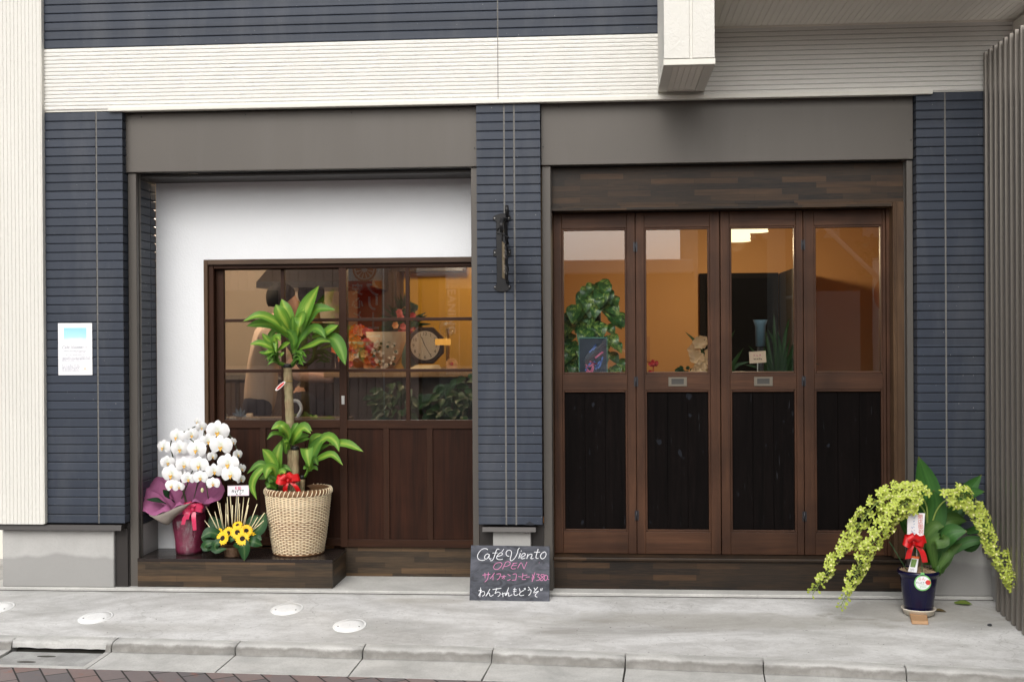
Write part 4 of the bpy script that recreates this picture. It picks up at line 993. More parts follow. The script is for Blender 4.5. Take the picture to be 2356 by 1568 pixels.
cu_ = thing('cupboard', (-1.6, 2.25, 1.155), 'dark brown shelf shaped as a cupboard, added to darken behind the bouquet', 'cupboard')  # dark shelf edge filled out as a cupboard to darken behind the banner's reflection
part('body', cu_, simple('dark_cupboard_wood', (.035, .020, .012), .6), lambda m: m.box(-1.745, -1.46, 2.1, 2.392, 1.25, 1.84), bevel=.004)
part('door', cu_, simple('brown_cupboard_door', (.05, .03, .017), .6), lambda m: m.box(-1.74, -1.475, 2.085, 2.099, 1.27, 1.82), bevel=.003)
kc = thing('darkening_cabinet', (-2.4, 2.6, .05), 'low dark brown cabinet added to darken the lower left pane behind the persons', 'cabinet')  # added to darken what shows through the lower left pane
part('body', kc, simple('dark_cabinet_wood', (.03, .019, .014), .6), lambda m: m.box(-3.15, -1.76, 2.3, 2.88, .05, 1.06), bevel=.004)
part('worktop', kc, simple('grey_worktop', (.12, .11, .10), .4), lambda m: m.box(-3.17, -1.755, 2.27, 2.885, 1.062, 1.10), bevel=.003)
for xk in (-2.9, -2.45, -2.0): part('door', kc, simple('brown_cabinet_door', (.045, .027, .019), .55), lambda m: m.box(xk - .21, xk + .21, 2.28, 2.298, .12, 1.04), bevel=.003)
ck = thing('clock', (ckx, cky, 1.155), 'round white faced clock in a dark octagonal wooden case on the counter', 'clock')
def f(m):
    ring = [(ckx + .128 * math.cos(a), cky, ckz + .128 * math.sin(a)) for a in [math.pi / 8 + math.pi * k / 4 for k in range(8)]]
    m.prism(ring, (0, .06, 0))
part('case', ck, simple('dark_clock_wood', (.035, .015, .008), .4), f, bevel=.008, bseg=2)
part('dial', ck, simple('ivory_dial', (.66, .60, .48), .5, .02), lambda m: m.prism([(ckx + .094 * math.cos(a), cky, ckz + .094 * math.sin(a)) for a in [2 * math.pi * k / 36 for k in range(36)]], (0, -.006, 0)))
dk = simple('dark_dial_ink', (.03, .02, .015), .6)
for k in range(1, 13):
    a = math.pi / 2 - 2 * math.pi * k / 12
    text_mesh('numeral', str(k), .03, (ckx + .075 * math.cos(a), cky - .0075, ckz + .075 * math.sin(a) - .010), (1, 0, 0), (0, 0, 1), dk, ck, 'CENTER')
for (a, L, w) in ((math.pi / 2 + R_(22), .062, .005), (math.pi / 2 - R_(150), .075, .0035)):
    part('hand', ck, dk, lambda m: stroke(m, [(ckx, cky - .009, ckz), (ckx + L * math.cos(a), cky - .009, ckz + L * math.sin(a))], w, (0, -1, 0)))
si = thing('siphon_coffee_maker', (-1.0, 1.2, 1.155), 'glass siphon coffee maker glowing amber beside the clock', 'coffee maker')
part('burner', si, emit_mat('amber_burner_glow', (1, .45, .08), .85), lambda m: m.tube([(-1.06, 1.2, 1.335), (-.965, 1.2, 1.335)], .02, 14))
part('stand', si, simple('brass_siphon_stand', (.35, .2, .05), .3, .1, 9, .8), lambda m: (m.tube([(-.985, 1.22, 1.155), (-.985, 1.22, 1.42)], .012, 10), m.lathe([(.001, 1.155), (.06, 1.155), (.055, 1.175), (.001, 1.18)], (-.985, 1.22, 0), 20)))
part('bowl', si, M['glass'], lambda m: m.lathe([(.012, 1.36), (.045, 1.39), (.052, 1.43), (.047, 1.46)], (-.985, 1.2, 0), 20))
# bouquets on the counter
def flower_ball(m, c, r, n, cols, fs=.022):
    for k in range(n):
        v = Vector((rnd.gauss(0, 1), rnd.gauss(0, 1), rnd.gauss(0, 1))).normalized(); v.y = -abs(v.y)
        p = Vector(c) + Vector((v.x * r[0], v.y * r[1], v.z * r[2])) * rnd.uniform(.75, 1)
        mi = rnd.choice(cols)
        for q in range(6):
            d = Vector((math.cos(q * 1.047 + k), -.35, math.sin(q * 1.047 + k))).normalized() * fs
            m.leaf([p, p + d * .6, p + d], fs * .8, seg=3, m=mi, nrm=(0, -1, .2))
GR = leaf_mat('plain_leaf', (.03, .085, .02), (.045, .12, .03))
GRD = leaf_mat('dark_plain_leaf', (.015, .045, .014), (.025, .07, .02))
FC = [simple('orange_petal', (.7, .16, .02), .6), simple('pale_orange_petal', (.75, .36, .12), .6), simple('red_petal', (.5, .03, .03), .6), simple('cream_petal', (.75, .6, .42), .6), simple('pink_petal', (.65, .16, .14), .6), GR]
kraft = simple('kraft_wrap_paper', (.5, .34, .18), .7)
b1 = thing('bouquet', (-1.52, 1.15, 1.155), 'orange and red bouquet wrapped in kraft paper on the counter', 'bouquet')
part('wrap', b1, kraft, lambda m: m.lathe([(.03, 1.156), (.10, 1.22), (.17, 1.34)], (-1.52, 1.2, 0), 18), solid=.002)
part('blossoms', b1, FC, lambda m: flower_ball(m, (-1.53, 1.14, 1.30), (.16, .1, .13), 60, [0, 0, 1, 2, 3, 0, 4], .03))
b2 = thing('bouquet', (-1.27, 1.5, 1.155), 'tall rose arrangement of pink and orange beside the clock', 'bouquet')
part('vase', b2, simple('green_vase', (.05, .1, .06), .3), lambda m: m.lathe([(.04, 1.156), (.06, 1.2), (.05, 1.3), (.035, 1.34)], (-1.27, 1.5, 0), 18))
part('blossoms', b2, FC, lambda m: flower_ball(m, (-1.29, 1.46, 1.46), (.10, .08, .14), 34, [4, 2, 1, 5, 5], .026))
def f(m):
    for k in range(40):
        a = rnd.uniform(-.4, 3.5); L = rnd.uniform(.1, .22); p = Vector((-1.29, 1.47, 1.45)); e = p + Vector((math.cos(a) * L, -.05, math.sin(a) * L))
        m.leaf([p, p.lerp(e, .6), e], .02, seg=4)
part('leaves', b2, GRD, f)
b3 = thing('bouquet', (-1.36, 1.05, 1.155), 'spray of tiny white flowers in pale wrap on the counter', 'bouquet')
part('wrap', b3, simple('pale_wrap_paper', (.55, .42, .26), .7), lambda m: m.lathe([(.03, 1.157), (.09, 1.25), (.14, 1.40)], (-1.36, 1.15, 0), 16), solid=.002)
part('blossoms', b3, FC, lambda m: flower_ball(m, (-1.36, 1.06, 1.27), (.09, .05, .1), 60, [3, 3, 5], .011))
nb = thing('open_notebook', (-1.1, 1.02, 1.157), 'open cream notebook lying on the counter before the clock', 'notebook')
part('pages', nb, simple('cream_notebook_paper', (.6, .48, .3), .7), lambda m: m.prism([(-1.22, 1.05, 1.157), (-1.0, 1.05, 1.157), (-1.03, 1.16, 1.185), (-1.18, 1.16, 1.185)], (0, 0, .006)))
gb = tag(part('gerbera', None, [FC[1], FC[2]], lambda m: (m.ball((-.93, 1.0, 1.20), .014, 8, 1), [m.leaf([Vector((-.93, 1.0, 1.20)), Vector((-.93 + .025 * math.cos(a), .985, 1.20 + .025 * math.sin(a))), Vector((-.93 + .04 * math.cos(a), .985, 1.20 + .04 * math.sin(a)))], .02, seg=4) for a in [.45 * k for k in range(14)]], m.tube([(-.93, 1.0, 1.157), (-.93, 1.0, 1.2)], .003, 6))), 'pale peach gerbera bloom standing on the counter edge', 'flower')
def bush(name, c, r, n, lw, label, mat, group=None, potr=.12):
    t_ = thing(name, (c[0], c[1], .05), label, 'potted plant', group)
    part('pot', t_, simple('dark_plant_pot', (.03, .028, .026), .5), lambda m: m.lathe([(.001, .051), (potr * .8, .051), (potr, .3), (potr * .9, .3), (potr * .85, .28), (.001, .28)], (c[0], c[1], 0), 20))
    part('stem', t_, simple('plant_stem', (.05, .06, .03), .7), lambda m: m.tube([(c[0], c[1], .28), (c[0] + .02, c[1], c[2])], .012, 8))
    def f(m):
        for k in range(n):
            v = Vector((rnd.gauss(0, 1), rnd.gauss(0, 1), rnd.gauss(0, 1))).normalized() * rnd.uniform(.4, 1)
            p = Vector(c) + Vector((v.x * r[0], v.y * r[1], v.z * r[2])); d = Vector((v.x + rnd.uniform(-.6, .6), -.3 + v.y, -.4 + rnd.uniform(-.4, .5))).normalized() * lw * 1.9
            m.leaf([p, p + d * .5 + Vector((0, 0, .2 * lw)), p + d], lw, seg=4, nrm=(rnd.uniform(-.5, .5), -1, .6), fold=.15)
    part('foliage', t_, mat, f)
    return t_
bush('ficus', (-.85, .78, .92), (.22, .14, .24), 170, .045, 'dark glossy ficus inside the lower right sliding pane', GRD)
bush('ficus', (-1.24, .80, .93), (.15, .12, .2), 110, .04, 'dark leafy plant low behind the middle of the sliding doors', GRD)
bush('ficus', (-1.75, .60, .86), (.14, .06, .08), 50, .035, 'small light green plant on the floor behind the striped trunk', leaf_mat('young_leaf', (.06, .13, .02), (.13, .2, .03)))
wb = thing('wooden_block', (-2.08, .56, .905), 'small pale wooden block on the ledge inside the left pane', 'block')
part('body', wb, simple('pale_block_wood', (.5, .33, .2), .6), lambda m: m.box(-2.09, -2.055, .56, .59, .905, .925), bevel=.002)
tag(part('succulent', None, leaf_mat('grey_succulent', (.10, .13, .16), (.16, .2, .24)), lambda m: [m.leaf([Vector((-2.13, .57, .905)), Vector((-2.13 + .03 * math.cos(a), .57, .905 + .03 * math.sin(a))), Vector((-2.13 + .05 * math.cos(a), .56, .905 + .06 * math.sin(a)))], .02, seg=4) for a in (.2, .8, 1.4, 2.0, 2.7)]), 'tiny grey blue succulent on the ledge beside the wooden block', 'plant')
lg = tag(part('window_ledge', None, simple('ledge_wood', (.10, .06, .035), .5), lambda m: m.box(-2.21, -1.46, .47, .62, .885, .905)), 'narrow timber ledge inside the left sliding panes', 'ledge')
cn = tag(part('umbrella', None, simple('white_handle_plastic', (.75, .75, .75), .3), lambda m: (m.tube(spline([(-1.775, .53, .906), (-1.752, .53, .955), (-1.77, .53, .995), (-1.80, .53, 1.0), (-1.815, .53, .985)], 14), .010, 8), m.tube([(-1.775, .53, .906), (-1.79, .545, .87)], .009, 8))), 'white crook handle showing beside the striped trunk', 'umbrella')
# pothos on a moss pole behind the first folding door
mo = thing('pothos_plant', (-.05, .62, .05), 'tall variegated pothos climbing behind the first folding door', 'potted plant')
part('pot', mo, simple('brown_plant_pot', (.05, .035, .03), .5), lambda m: m.lathe([(.001, .051), (.14, .051), (.17, .38), (.15, .38), (.001, .36)], (-.05, .62, 0), 24))
part('moss_pole', mo, simple('moss_pole_bark', (.05, .035, .02), .9, .3, 30), lambda m: m.tube([(-.05, .62, .36), (-.05, .62, 1.62)], .035, 10))
VG = variegated_mat('variegated_leaf')
for k in range(84):
    z = 1.06 + .62 * (k / 83); a = rnd.uniform(-2.75, -.4); rr = rnd.uniform(.05, .23) * (1 if z < 1.6 else .6)
    p = Vector((-.05 + math.cos(a) * rr * 1.15, .60 + math.sin(a) * rr * .55, z)); L = rnd.uniform(.075, .13); d = Vector((math.cos(a) * .45 + rnd.uniform(-.3, .3), -.35, -.75)).normalized() * L
    def f(m): m.leaf([p, p + d * .5 + Vector((0, -.02, .012)), p + d], L * .78, nrm=(math.cos(a) * .3 + rnd.uniform(-.3, .3), -1, .55), peak=.25, base=.5, fold=.12, seg=7)
    part('leaf', mo, VG, f)
bd = thing('menu_board', (-.06, .40, 1.0), 'dark blue menu board in a thin frame standing among the pothos leaves', 'sign')
part('panel', bd, simple('navy_menu_panel', (.012, .02, .04), .4), lambda m: m.box(-.135, .015, .375, .385, .92, 1.36))
part('frame', bd, simple('teal_menu_frame', (.05, .16, .13), .5), lambda m: (m.box(-.14, .02, .370, .374, 1.352, 1.358), m.box(-.14, -.135, .370, .374, .92, 1.352), m.box(.016, .02, .370, .374, .92, 1.352)))
blu = simple('blue_chalk_mark', (.08, .15, .45), .7); pnk = simple('pink_chalk_mark', (.5, .12, .22), .7)
def f(m):
    for k in range(9):
        x0 = -.12 + rnd.uniform(0, .08); z0 = 1.17 + rnd.uniform(0, .12)
        stroke(m, [(x0, .3735, z0), (x0 + rnd.uniform(.01, .05), .3735, z0 + rnd.uniform(-.05, .05)), (x0 + rnd.uniform(.01, .06), .3735, z0 + rnd.uniform(-.05, .05))], .008, (0, -1, 0), 0, rnd.choice((0, 0, 1)))
part('drawing', bd, [blu, pnk], f)
bdoor = thing('door', (1.03, 2.9, .05), 'black door leaf standing for a dark opening in the orange back wall', 'door')
part('leaf', bdoor, simple('dark_opening_shade', (.003, .003, .003), .9, .1, 8, 0, .05), lambda m: m.box(.775, 1.285, 2.93, 2.985, .05, 1.80))  # leaf kept near black to paint the shade of a dark opening
part('frame', bdoor, simple('black_door_frame', (.006, .005, .005), .8, .1, 8, 0, .1), lambda m: (m.box(.735, .775, 2.92, 2.99, .05, 1.84), m.box(1.285, 1.325, 2.92, 2.99, .05, 1.84), m.box(.775, 1.285, 2.92, 2.99, 1.80, 1.84)))
part('handle', bdoor, M['steel'], lambda m: m.tube([(1.24, 2.91, 1.0), (1.16, 2.91, 1.0)], .012, 8))
cab = thing('cabinet', (1.42, 2.5, .05), 'tall dark grey cabinet beside the black door', 'cabinet')
part('body', cab, simple('dark_grey_laminate', (.022, .02, .02), .6), lambda m: m.box(1.34, 1.50, 2.35, 2.98, .05, 1.84), bevel=.005)
part('door', cab, simple('grey_laminate', (.03, .026, .026), .6), lambda m: m.box(1.35, 1.49, 2.332, 2.349, .1, 1.82), bevel=.003)
part("socket_plate", B, simple('wall_switch_plate', (.35, .17, .07), .5), lambda m: m.box(.30, .355, 2.985, 2.998, 1.17, 1.36))
for (c, lb, n) in (((1.05, .95, 1.16), 'dark palm behind the third folding door beside its right stile', 60), ((.70, 1.0, 1.08), 'dark palm behind the third folding door beside its left stile', 36)):
    t_ = thing('palm_plant', (c[0], c[1], .05), lb, 'potted plant')
    part('pot', t_, simple('dark_plant_pot', (.03, .028, .026), .5), lambda m: m.lathe([(.001, .051), (.11, .051), (.13, .35), (.11, .35), (.001, .33)], (c[0], c[1], 0), 20))
    def f(m):
        for k in range(n):
            a = rnd.uniform(-.3, 3.4); L = rnd.uniform(.22, .46); p = Vector((c[0] + rnd.uniform(-.03, .03), c[1], .33 + rnd.uniform(.4, .75))); e = p + Vector((math.cos(a) * L * .55, rnd.uniform(-.2, .1), math.sin(a) * L * .9 + .06))
            m.leaf([p, p.lerp(e, .5) + Vector((0, 0, .06)), e], .022, seg=5)
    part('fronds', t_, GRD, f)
    part('stem', t_, simple('palm_stem', (.05, .05, .02), .7), lambda m: m.tube([(c[0], c[1], .33), (c[0], c[1], .98)], .02, 8))
or2 = thing('orchid_plant', (.56, .95, .05), 'cream orchid in bloom behind the second folding door', 'potted plant')
part('pot', or2, simple('white_plant_pot', (.5, .45, .4), .4), lambda m: m.lathe([(.001, .051), (.11, .051), (.13, .6), (.11, .6), (.001, .58)], (.56, .95, 0), 20))
part('stem', or2, GRD, lambda m: (m.tube(spline([(.56, .95, .58), (.55, .95, 1.2), (.58, .93, 1.34), (.66, .92, 1.3)], 10), .005, 6), [m.leaf([Vector((.56, .95, .6)), Vector((.56 + .12 * s, .9, .8)), Vector((.56 + .25 * s, .88, .78))], .06) for s in (-1, 1)]))
part('blossoms', or2, [simple('peach_orchid_petal', (.62, .40, .22), .6, trans=.2), GRD], lambda m: (flower_ball(m, (.585, .93, 1.22), (.06, .04, .12), 12, [0], .045), flower_ball(m, (.49, .95, 1.1), (.07, .05, .1), 60, [1], .014)))
gr_ = thing('geranium', (.27, .7, .05), 'small red geranium low behind the second folding door', 'potted plant')
part('pot', gr_, simple('terracotta_pot', (.25, .1, .05), .8), lambda m: m.lathe([(.001, .051), (.1, .051), (.13, .95), (.11, .95), (.001, .93)], (.27, .7, 0), 20))
part('leaves', gr_, GR, lambda m: [m.leaf([Vector((.27, .7, .94)), Vector((.27 + .06 * math.cos(a), .68, 1.02 + .05 * math.sin(a))), Vector((.27 + .09 * math.cos(a), .66, 1.06 + .09 * math.sin(a)))], .04) for a in [.35 * k for k in range(9)]])
part('blossoms', gr_, FC[2], lambda m: (flower_ball(m, (.285, .66, 1.21), (.025, .02, .015), 10, [0], .014), flower_ball(m, (.245, .64, 1.15), (.03, .02, .015), 10, [0], .014), m.tube([(.28, .68, 1.0), (.285, .66, 1.2)], .003, 5)))
cdh = thing('message_card', (.88, .55, 1.0), 'cream message card on a stick behind the third folding door glass', 'card')
part('card', cdh, simple('cream_message_card', (.62, .45, .33), .7), lambda m: m.obox((.873, .60, 1.24), (.047, 0, .003), (0, .001, 0), (-.002, 0, .033)))
part('stick', cdh, simple('clear_card_stick', (.3, .3, .28), .4), lambda m: m.tube([(.873, .605, 1.24), (.875, .605, .34)], .003, 6))
def f(m):
    for (z, mi, n) in ((1.252, 0, 3), (1.232, 1, 5)):
        for k in range(n):
            x = .85 + .05 * k / n; stroke(m, [(x, .598, z), (x + .006, .598, z + rnd.uniform(-.006, .006)), (x + .002, .598, z - .006)], .0035, (0, -1, 0), 0, mi)
part('handwriting', cdh, [pnk, dk], f)
vs = thing('reflection_bucket', (.90, .72, .34), 'pale blue made-up bucket in place of a reflection behind the third door', 'bucket')  # bucket and stand made up to stand in for a pale blue reflection
part('body', vs, simple('pale_blue_plastic', (.10, .17, .22), .6), lambda m: m.lathe([(.001, 1.30), (.028, 1.30), (.031, 1.42), (.043, 1.455), (.040, 1.455), (.027, 1.42), (.001, 1.40)], (.915, .80, 0), 24))
part('stand', vs, simple('dark_bucket_stand', (.03, .03, .03), .5), lambda m: m.tube([(.915, .80, .05), (.915, .80, 1.30)], .02, 10))

# ------------------------------------------------------------------ step in the left opening, fence at the right
st = thing('wooden_step', (-2.0, .23, .013), 'low dark timber step carrying the gift plants in the left opening', 'step')
def f(m): m.box(-2.546, -1.466, .058, .405, .0135, .150)
part('riser', st, M['strip_step'], f)
def f(m):
    for k in range(6): m.box(-2.547, -1.465, .0565 + k * .0582, .0565 + k * .0582 + .0572, .1503, .168)
part('top_board', st, M['step_top'], f, bevel=.0012)
fe = thing('corrugated_fence', (1.96, -.8, -.05), 'grey brown corrugated metal screen wall at the right edge', 'fence')
def f(m):
    y = .085; k = 0; ys = []
    while y > -1.75:
        w = .0745
        for (d, e) in ((0, 0), (.040, 0), (.044, 1), (.070, 1)): ys.append((y - d, e))
        y -= w
    top = [m.vert((1.962 - .026 * e, yy, 2.793)) for yy, e in ys]
    zb = lambda yy: (.262 + .3 * (yy - .085)) if yy > -.175 else SL * min(0, yy) + .004
    bot = [m.vert((1.962 - .026 * e, yy, zb(yy))) for yy, e in ys]
    for i in range(len(ys) - 1): m.face((bot[i], bot[i + 1], top[i + 1], top[i]))
part('sheet', fe, M['fence'], f, solid=.002, bevel=.002)
def f(m):
    m.box(1.966, 1.985, -1.72, .083, .30, 2.78)
part('backing', fe, M['bronze_dark'], f)
part('plinth', fe, M['concrete'], lambda m: m.prism([(1.985, -.16, -.02), (1.985, .03, -.02), (1.985, .03, .26), (1.985, -.16, .19)], (.25, 0, 0)))
nw = tag(part('neighbouring_wall', None, M['soffit'], lambda m: m.box(-6, -3.42, 1.4, 1.6, -.2, 5)), 'pale wall set back beyond the left end of the cafe', 'wall')

# ------------------------------------------------------------------ notice on the left pier
po = thing('poster', (-2.861, -.004, 1.312), 'white opening notice with a blue sky picture fixed to the left tile pier', 'poster')
part('sheet', po, M['white_paper'], lambda m: m.box(-2.956, -2.766, -.0052, -.0022, 1.171, 1.453))
t = NT('sky_picture_print').set(.6)
sep = t.new('SeparateXYZ'); t.l.new(t.tc.outputs['Object'], sep.inputs[0])
hgt = t.math('ADD', t.math('MULTIPLY', t.math('SUBTRACT', sep.outputs[2], .032), 11.8), t.math('MULTIPLY', t.math('SUBTRACT', t.noise(t.mapping((9, 1, 22)), 1.3, 3), .5), .35))
t.color(t.ramp(hgt, [(0, (.70, .84, .88)), (.25, (.66, .83, .78)), (.4, (.42, .72, .88)), (1, (.28, .62, .86))]))
part('picture', po, t.m, lambda m: m.box(-2.924, -2.797, -.0056, -.0050, 1.345, 1.427))
ink = simple('grey_print_ink', (.30, .31, .36), .7); oink = simple('orange_print_ink', (.8, .45, .2), .7)
text_mesh('lettering', 'Café Viento', .024, (-2.938, -.0060, 1.314), (1, 0, 0), (0, 0, 1), ink, po, 'LEFT', 1, 1, .3)
def f(m):
    for (z, a, b, h) in ((1.319, .105, .158, .005), (1.301, .03, .155, .0045), (1.292, .085, .15, .0045), (1.280, .045, .150, .0045), (1.264, .02, .172, .005), (1.256, .02, .172, .005), (1.248, .02, .135, .005), (1.222, .02, .115, .0045), (1.2145, .02, .115, .0045), (1.207, .02, .115, .0045), (1.200, .02, .115, .0045), (1.193, .02, .115, .0045)):
        x = a
        while x < b:
            w = rnd.uniform(.0025, .006); m.box(-2.956 + x, -2.956 + x + w, -.0058, -.0050, z, z + h * rnd.uniform(.6, 1)); x += w + rnd.uniform(.0015, .004)
part('small_print', po, ink, f)
part('map', po, oink, lambda m: (m.box(-2.812, -2.801, -.0058, -.0050, 1.2035, 1.2085), m.box(-2.825, -2.785, -.0057, -.0050, 1.1975, 1.1985)))

# ------------------------------------------------------------------ iron bracket and folded sign on the middle pier
sg = thing('hanging_sign', (-.49, -.004, 1.70), 'black iron wall bracket with a narrow hanging name board on the middle tile pier', 'sign')
def CS(cx, cy, Y=-.006): return PY(1104.4 + cx * .14674, 460.2 + cy * .14674, Y)
outl = [(205, 262), (225, 245), (262, 228), (300, 215), (370, 205), (420, 215), (460, 240), (482, 265), (478, 300), (450, 322), (430, 345), (430, 765), (486, 768), (482, 875), (436, 885), (434, 1300), (455, 1325), (487, 1345), (480, 1380), (430, 1420), (350, 1438), (280, 1430), (235, 1405), (212, 1370), (222, 1345), (245, 1335), (262, 1300), (258, 880), (208, 880), (208, 775), (256, 768), (252, 340), (225, 320), (200, 300)]
part('back_plate', sg, M['iron'], lambda m: m.prism([CS(*p, -.0075) for p in outl], (0, .006, 0)), bevel=.0015)
for p in ((230, 285), (450, 280), (232, 822), (458, 815), (235, 1360), (460, 1352)):
    def f(m):
        c = CS(*p, -.0078)
        m.prism([c + Vector((.0042 * math.cos(a), 0, .0042 * math.sin(a))) for a in [math.pi * k / 3 for k in range(6)]], (0, -.005, 0))
    part('bolt', sg, M['bolt'], f, bevel=.0008)
SX = -.502
zt = CS(330, 100).z
def yz(y, z, x=SX): return Vector((x, y, z))
def f(m):
    n = (1, 0, 0); w = .016
    ribbon(m, [yz(-.012, zt - .055), yz(-.016, zt - .03), yz(-.05, zt - .002), yz(-.075, zt - .02), yz(-.06, zt - .05), yz(-.035, zt - .045)], n, w, 0, 20)          # curl at the top
    ribbon(m, [yz(-.014, zt - .085), yz(-.10, zt - .075), yz(-.22, zt - .085), yz(-.34, zt - .10), yz(-.40, zt - .13), yz(-.375, zt - .165), yz(-.33, zt - .15)], n, w, 0, 24)
    ribbon(m, [yz(-.014, zt - .20), yz(-.08, zt - .18), yz(-.16, zt - .115), yz(-.20, zt - .088)], n, w, 0, 14)
    ribbon(m, [yz(-.014, zt - .245), yz(-.055, zt - .24), yz(-.065, zt - .21), yz(-.04, zt - .20)], n, w, 0, 12)
part('scroll', sg, M['iron'], f, solid=.004)
def f(m):
    m.tube([yz(-.28, zt - .095, SX + .012), yz(-.30, zt - .155, SX - .03)], .0045, 8); m.tube([yz(-.20, zt - .16, SX - .035), yz(-.33, zt - .19, SX + .03)], .004, 8)
    m.leaf([yz(-.27, zt - .14), yz(-.29, zt - .143, SX - .02), yz(-.30, zt - .145, SX - .045)], .02, (0, 0, 1), seg=5)
part('bird_ornament', sg, M['iron'], f)
zb0, zb1 = 1.655, 1.838
o = part('name_board', sg, M['iron'], lambda m: m.box(SX - .003, SX + .003, -.40, -.055, zb0, zb1), bevel=.001)
part('hanger', sg, M['iron'], lambda m: (m.tube([yz(-.10, zt - .10), yz(-.10, zb1 + .001)], .003, 6), m.tube([yz(-.35, zt - .11), yz(-.35, zb1 + .001)], .003, 6)))
text_mesh('lettering', 'Café', .095, (SX + .0034, -.345, 1.765), (0, 1, 0), (0, 0, 1), M['silver'], o, 'LEFT', 1, 1, .25, 1.1)
text_mesh('lettering', 'Viento', .095, (SX + .0034, -.375, 1.685), (0, 1, 0), (0, 0, 1), M['silver'], o, 'LEFT', 1, 1, .1, 1.0)
part('edge_hook', sg, M['iron'], lambda m: ribbon(m, [yz(-.012, 1.71), yz(-.06, 1.735), yz(-.085, 1.70), yz(-.05, 1.645), yz(-.012, 1.66)], (1, 0, 0), .014, 0, 16), solid=.003)

# ------------------------------------------------------------------ chalkboard
cb = thing('chalkboard', (-.497, -.07, -.008), 'black chalkboard with white and pink handwriting leaning on the middle pier', 'chalkboard')
BL, BR_, TL, TR = Vector((-.7065, -.104, -.0085)), Vector((-.2885, -.110, -.0085)), Vector((-.7045, -.026, .2675)), Vector((-.2885, -.030, .2655))
bn_ = (BR_ - BL).cross(TL - BL).normalized()
if bn_.y > 0: bn_ = -bn_
t = NT('black_chalkboard').set(.75, 0, .3)
n1 = t.noise(t.mapping((1, 1, 2.5)), 7, 5, .6, 1.5)
t.color(t.mix(t.ramp(n1, [(.38, (0, 0, 0)), (.75, (1, 1, 1))]), (.034, .037, .045), (.115, .12, .145)))
def f(m): m.prism([BL, BR_, TR, TL], -bn_ * .012)
part('panel', cb, t.m, f, bevel=.002)
ch_w = simple('white_chalk', (.66, .67, .70), .9, .12, 150); ch_p = simple('pink_chalk', (.58, .20, .38), .9, .2, 150)
def CH(cx, cy):
    v = (cy - 446) / (1383 - 446); xl = 195 + (162 - 195) * v; xr = 1572 + (1555 - 1572) * v; u = (cx - xl) / (xr - xl)
    return TL.lerp(TR, u).lerp(BL.lerp(BR_, u), v)
WS = ["490,520 470,505 430,500 380,520 340,560 312,610 310,650 330,685 370,700 410,700 440,690", "515,600 480,590 445,615 432,650 445,675 470,675 500,640 520,600 510,650 520,675 550,670",
 "690,510 660,505 635,540 615,600 590,665 565,700 530,705", "570,575 660,570", "650,630 700,620 745,595 735,568 705,570 670,600 645,640 655,675 700,685 750,675", "772,503 735,552",
 "865,625 830,620 810,590 815,550 845,525 885,525 905,560 895,620 880,670 890,700 925,690 970,640 1005,570 1020,510 1047,480", "1060,570 1030,660", "1066,538 1082,528",
 "1075,640 1120,620 1145,595 1130,570 1100,580 1070,620 1070,655 1100,665 1145,650", "1190,580 1170,665", "1175,640 1210,595 1255,585 1260,610 1240,650 1255,662 1287,655", "1370,495 1345,570 1330,630 1340,655 1372,650", "1298,550 1402,548",
 "1480,540 1440,560 1412,600 1412,640 1440,662 1480,640 1505,595 1500,555 1475,540 1462,560",
 "362,1160 355,1240 348,1318", "325,1215 375,1200 325,1297 365,1245 410,1220 432,1250 420,1285 390,1302", "525,1180 490,1240 450,1303 490,1255 515,1250 520,1290 545,1300 585,1275", "570,1190 722,1165", "645,1165 620,1235 610,1255 660,1230 700,1245 695,1280 660,1305",
 "725,1265 790,1245 800,1265 780,1277", "745,1238 752,1312", "850,1153 825,1220 795,1290 830,1245 850,1245 845,1290 870,1290 912,1270", "960,1153 945,1230 945,1270 980,1282 1017,1260", "930,1180 987,1187", "925,1210 982,1217",
 "1035,1163 1050,1217", "1115,1195 1060,1225 1035,1260 1060,1285 1117,1275", "1120,1158 1126,1190", "1137,1153 1143,1185", "1190,1138 1217,1165", "1183,1197 1225,1180 1240,1205 1225,1250 1193,1282",
 "1290,1150 1310,1182", "1357,1138 1280,1237 1370,1205 1325,1250 1310,1290 1347,1307", "1403,1163 1410,1200", "1434,1153 1425,1197"]
PS = ["690,735 640,745 600,785 590,825 620,850 670,845 720,800 738,760 715,735 680,737", "805,725 775,780 745,847", "790,735 840,715 880,735 870,770 820,795 768,800", "925,745 1002,738", "940,745 910,790 895,820 920,838 977,832", "908,785 992,778", "1008,827 1055,745 1080,740 1115,825 1125,825 1172,718",
 "393,950 532,935", "437,913 440,1002", "497,903 495,960 480,1020 433,1067", "605,908 570,960 528,1007", "580,960 578,1032", "638,930 710,925 700,970 680,1005 648,1027", "718,970 807,965", "770,943 772,1003 763,1012", "768,970 733,1007", "833,928 882,957", "828,1032 855,1027 882,1013",
 "923,930 985,925 975,1027", "908,1030 982,1022", "1018,965 1077,970", "1100,908 1095,960 1085,1000 1100,1015 1152,1012", "1088,955 1177,935", "1148,975 1217,968", "1262,923 1275,965 1297,960", "1310,893 1285,960 1257,1052", "1250,985 1302,978", "1250,1005 1302,998",
 "1333,920 1385,925 1355,965 1390,980 1385,1015 1328,1030", "1472,930 1430,925 1410,945 1440,970 1455,1000 1425,1030 1400,1015 1420,985 1465,950 1470,930", "1500,930 1475,960 1470,1010 1495,1025 1525,995 1525,950 1498,932", "1528,1000 1556,1012", "1382,730 1388,727"]
pr = lambda s_: [CH(*map(float, q.split(','))) for q in s_.split()]
for (nm_, SS, mt, w) in (('white_handwriting', WS, ch_w, .0036), ('pink_handwriting', PS, ch_p, .0027)):
    def f(m):
        for s_ in SS: stroke(m, pr(s_), w, bn_, .0012)
    part(nm_, cb, mt, f)

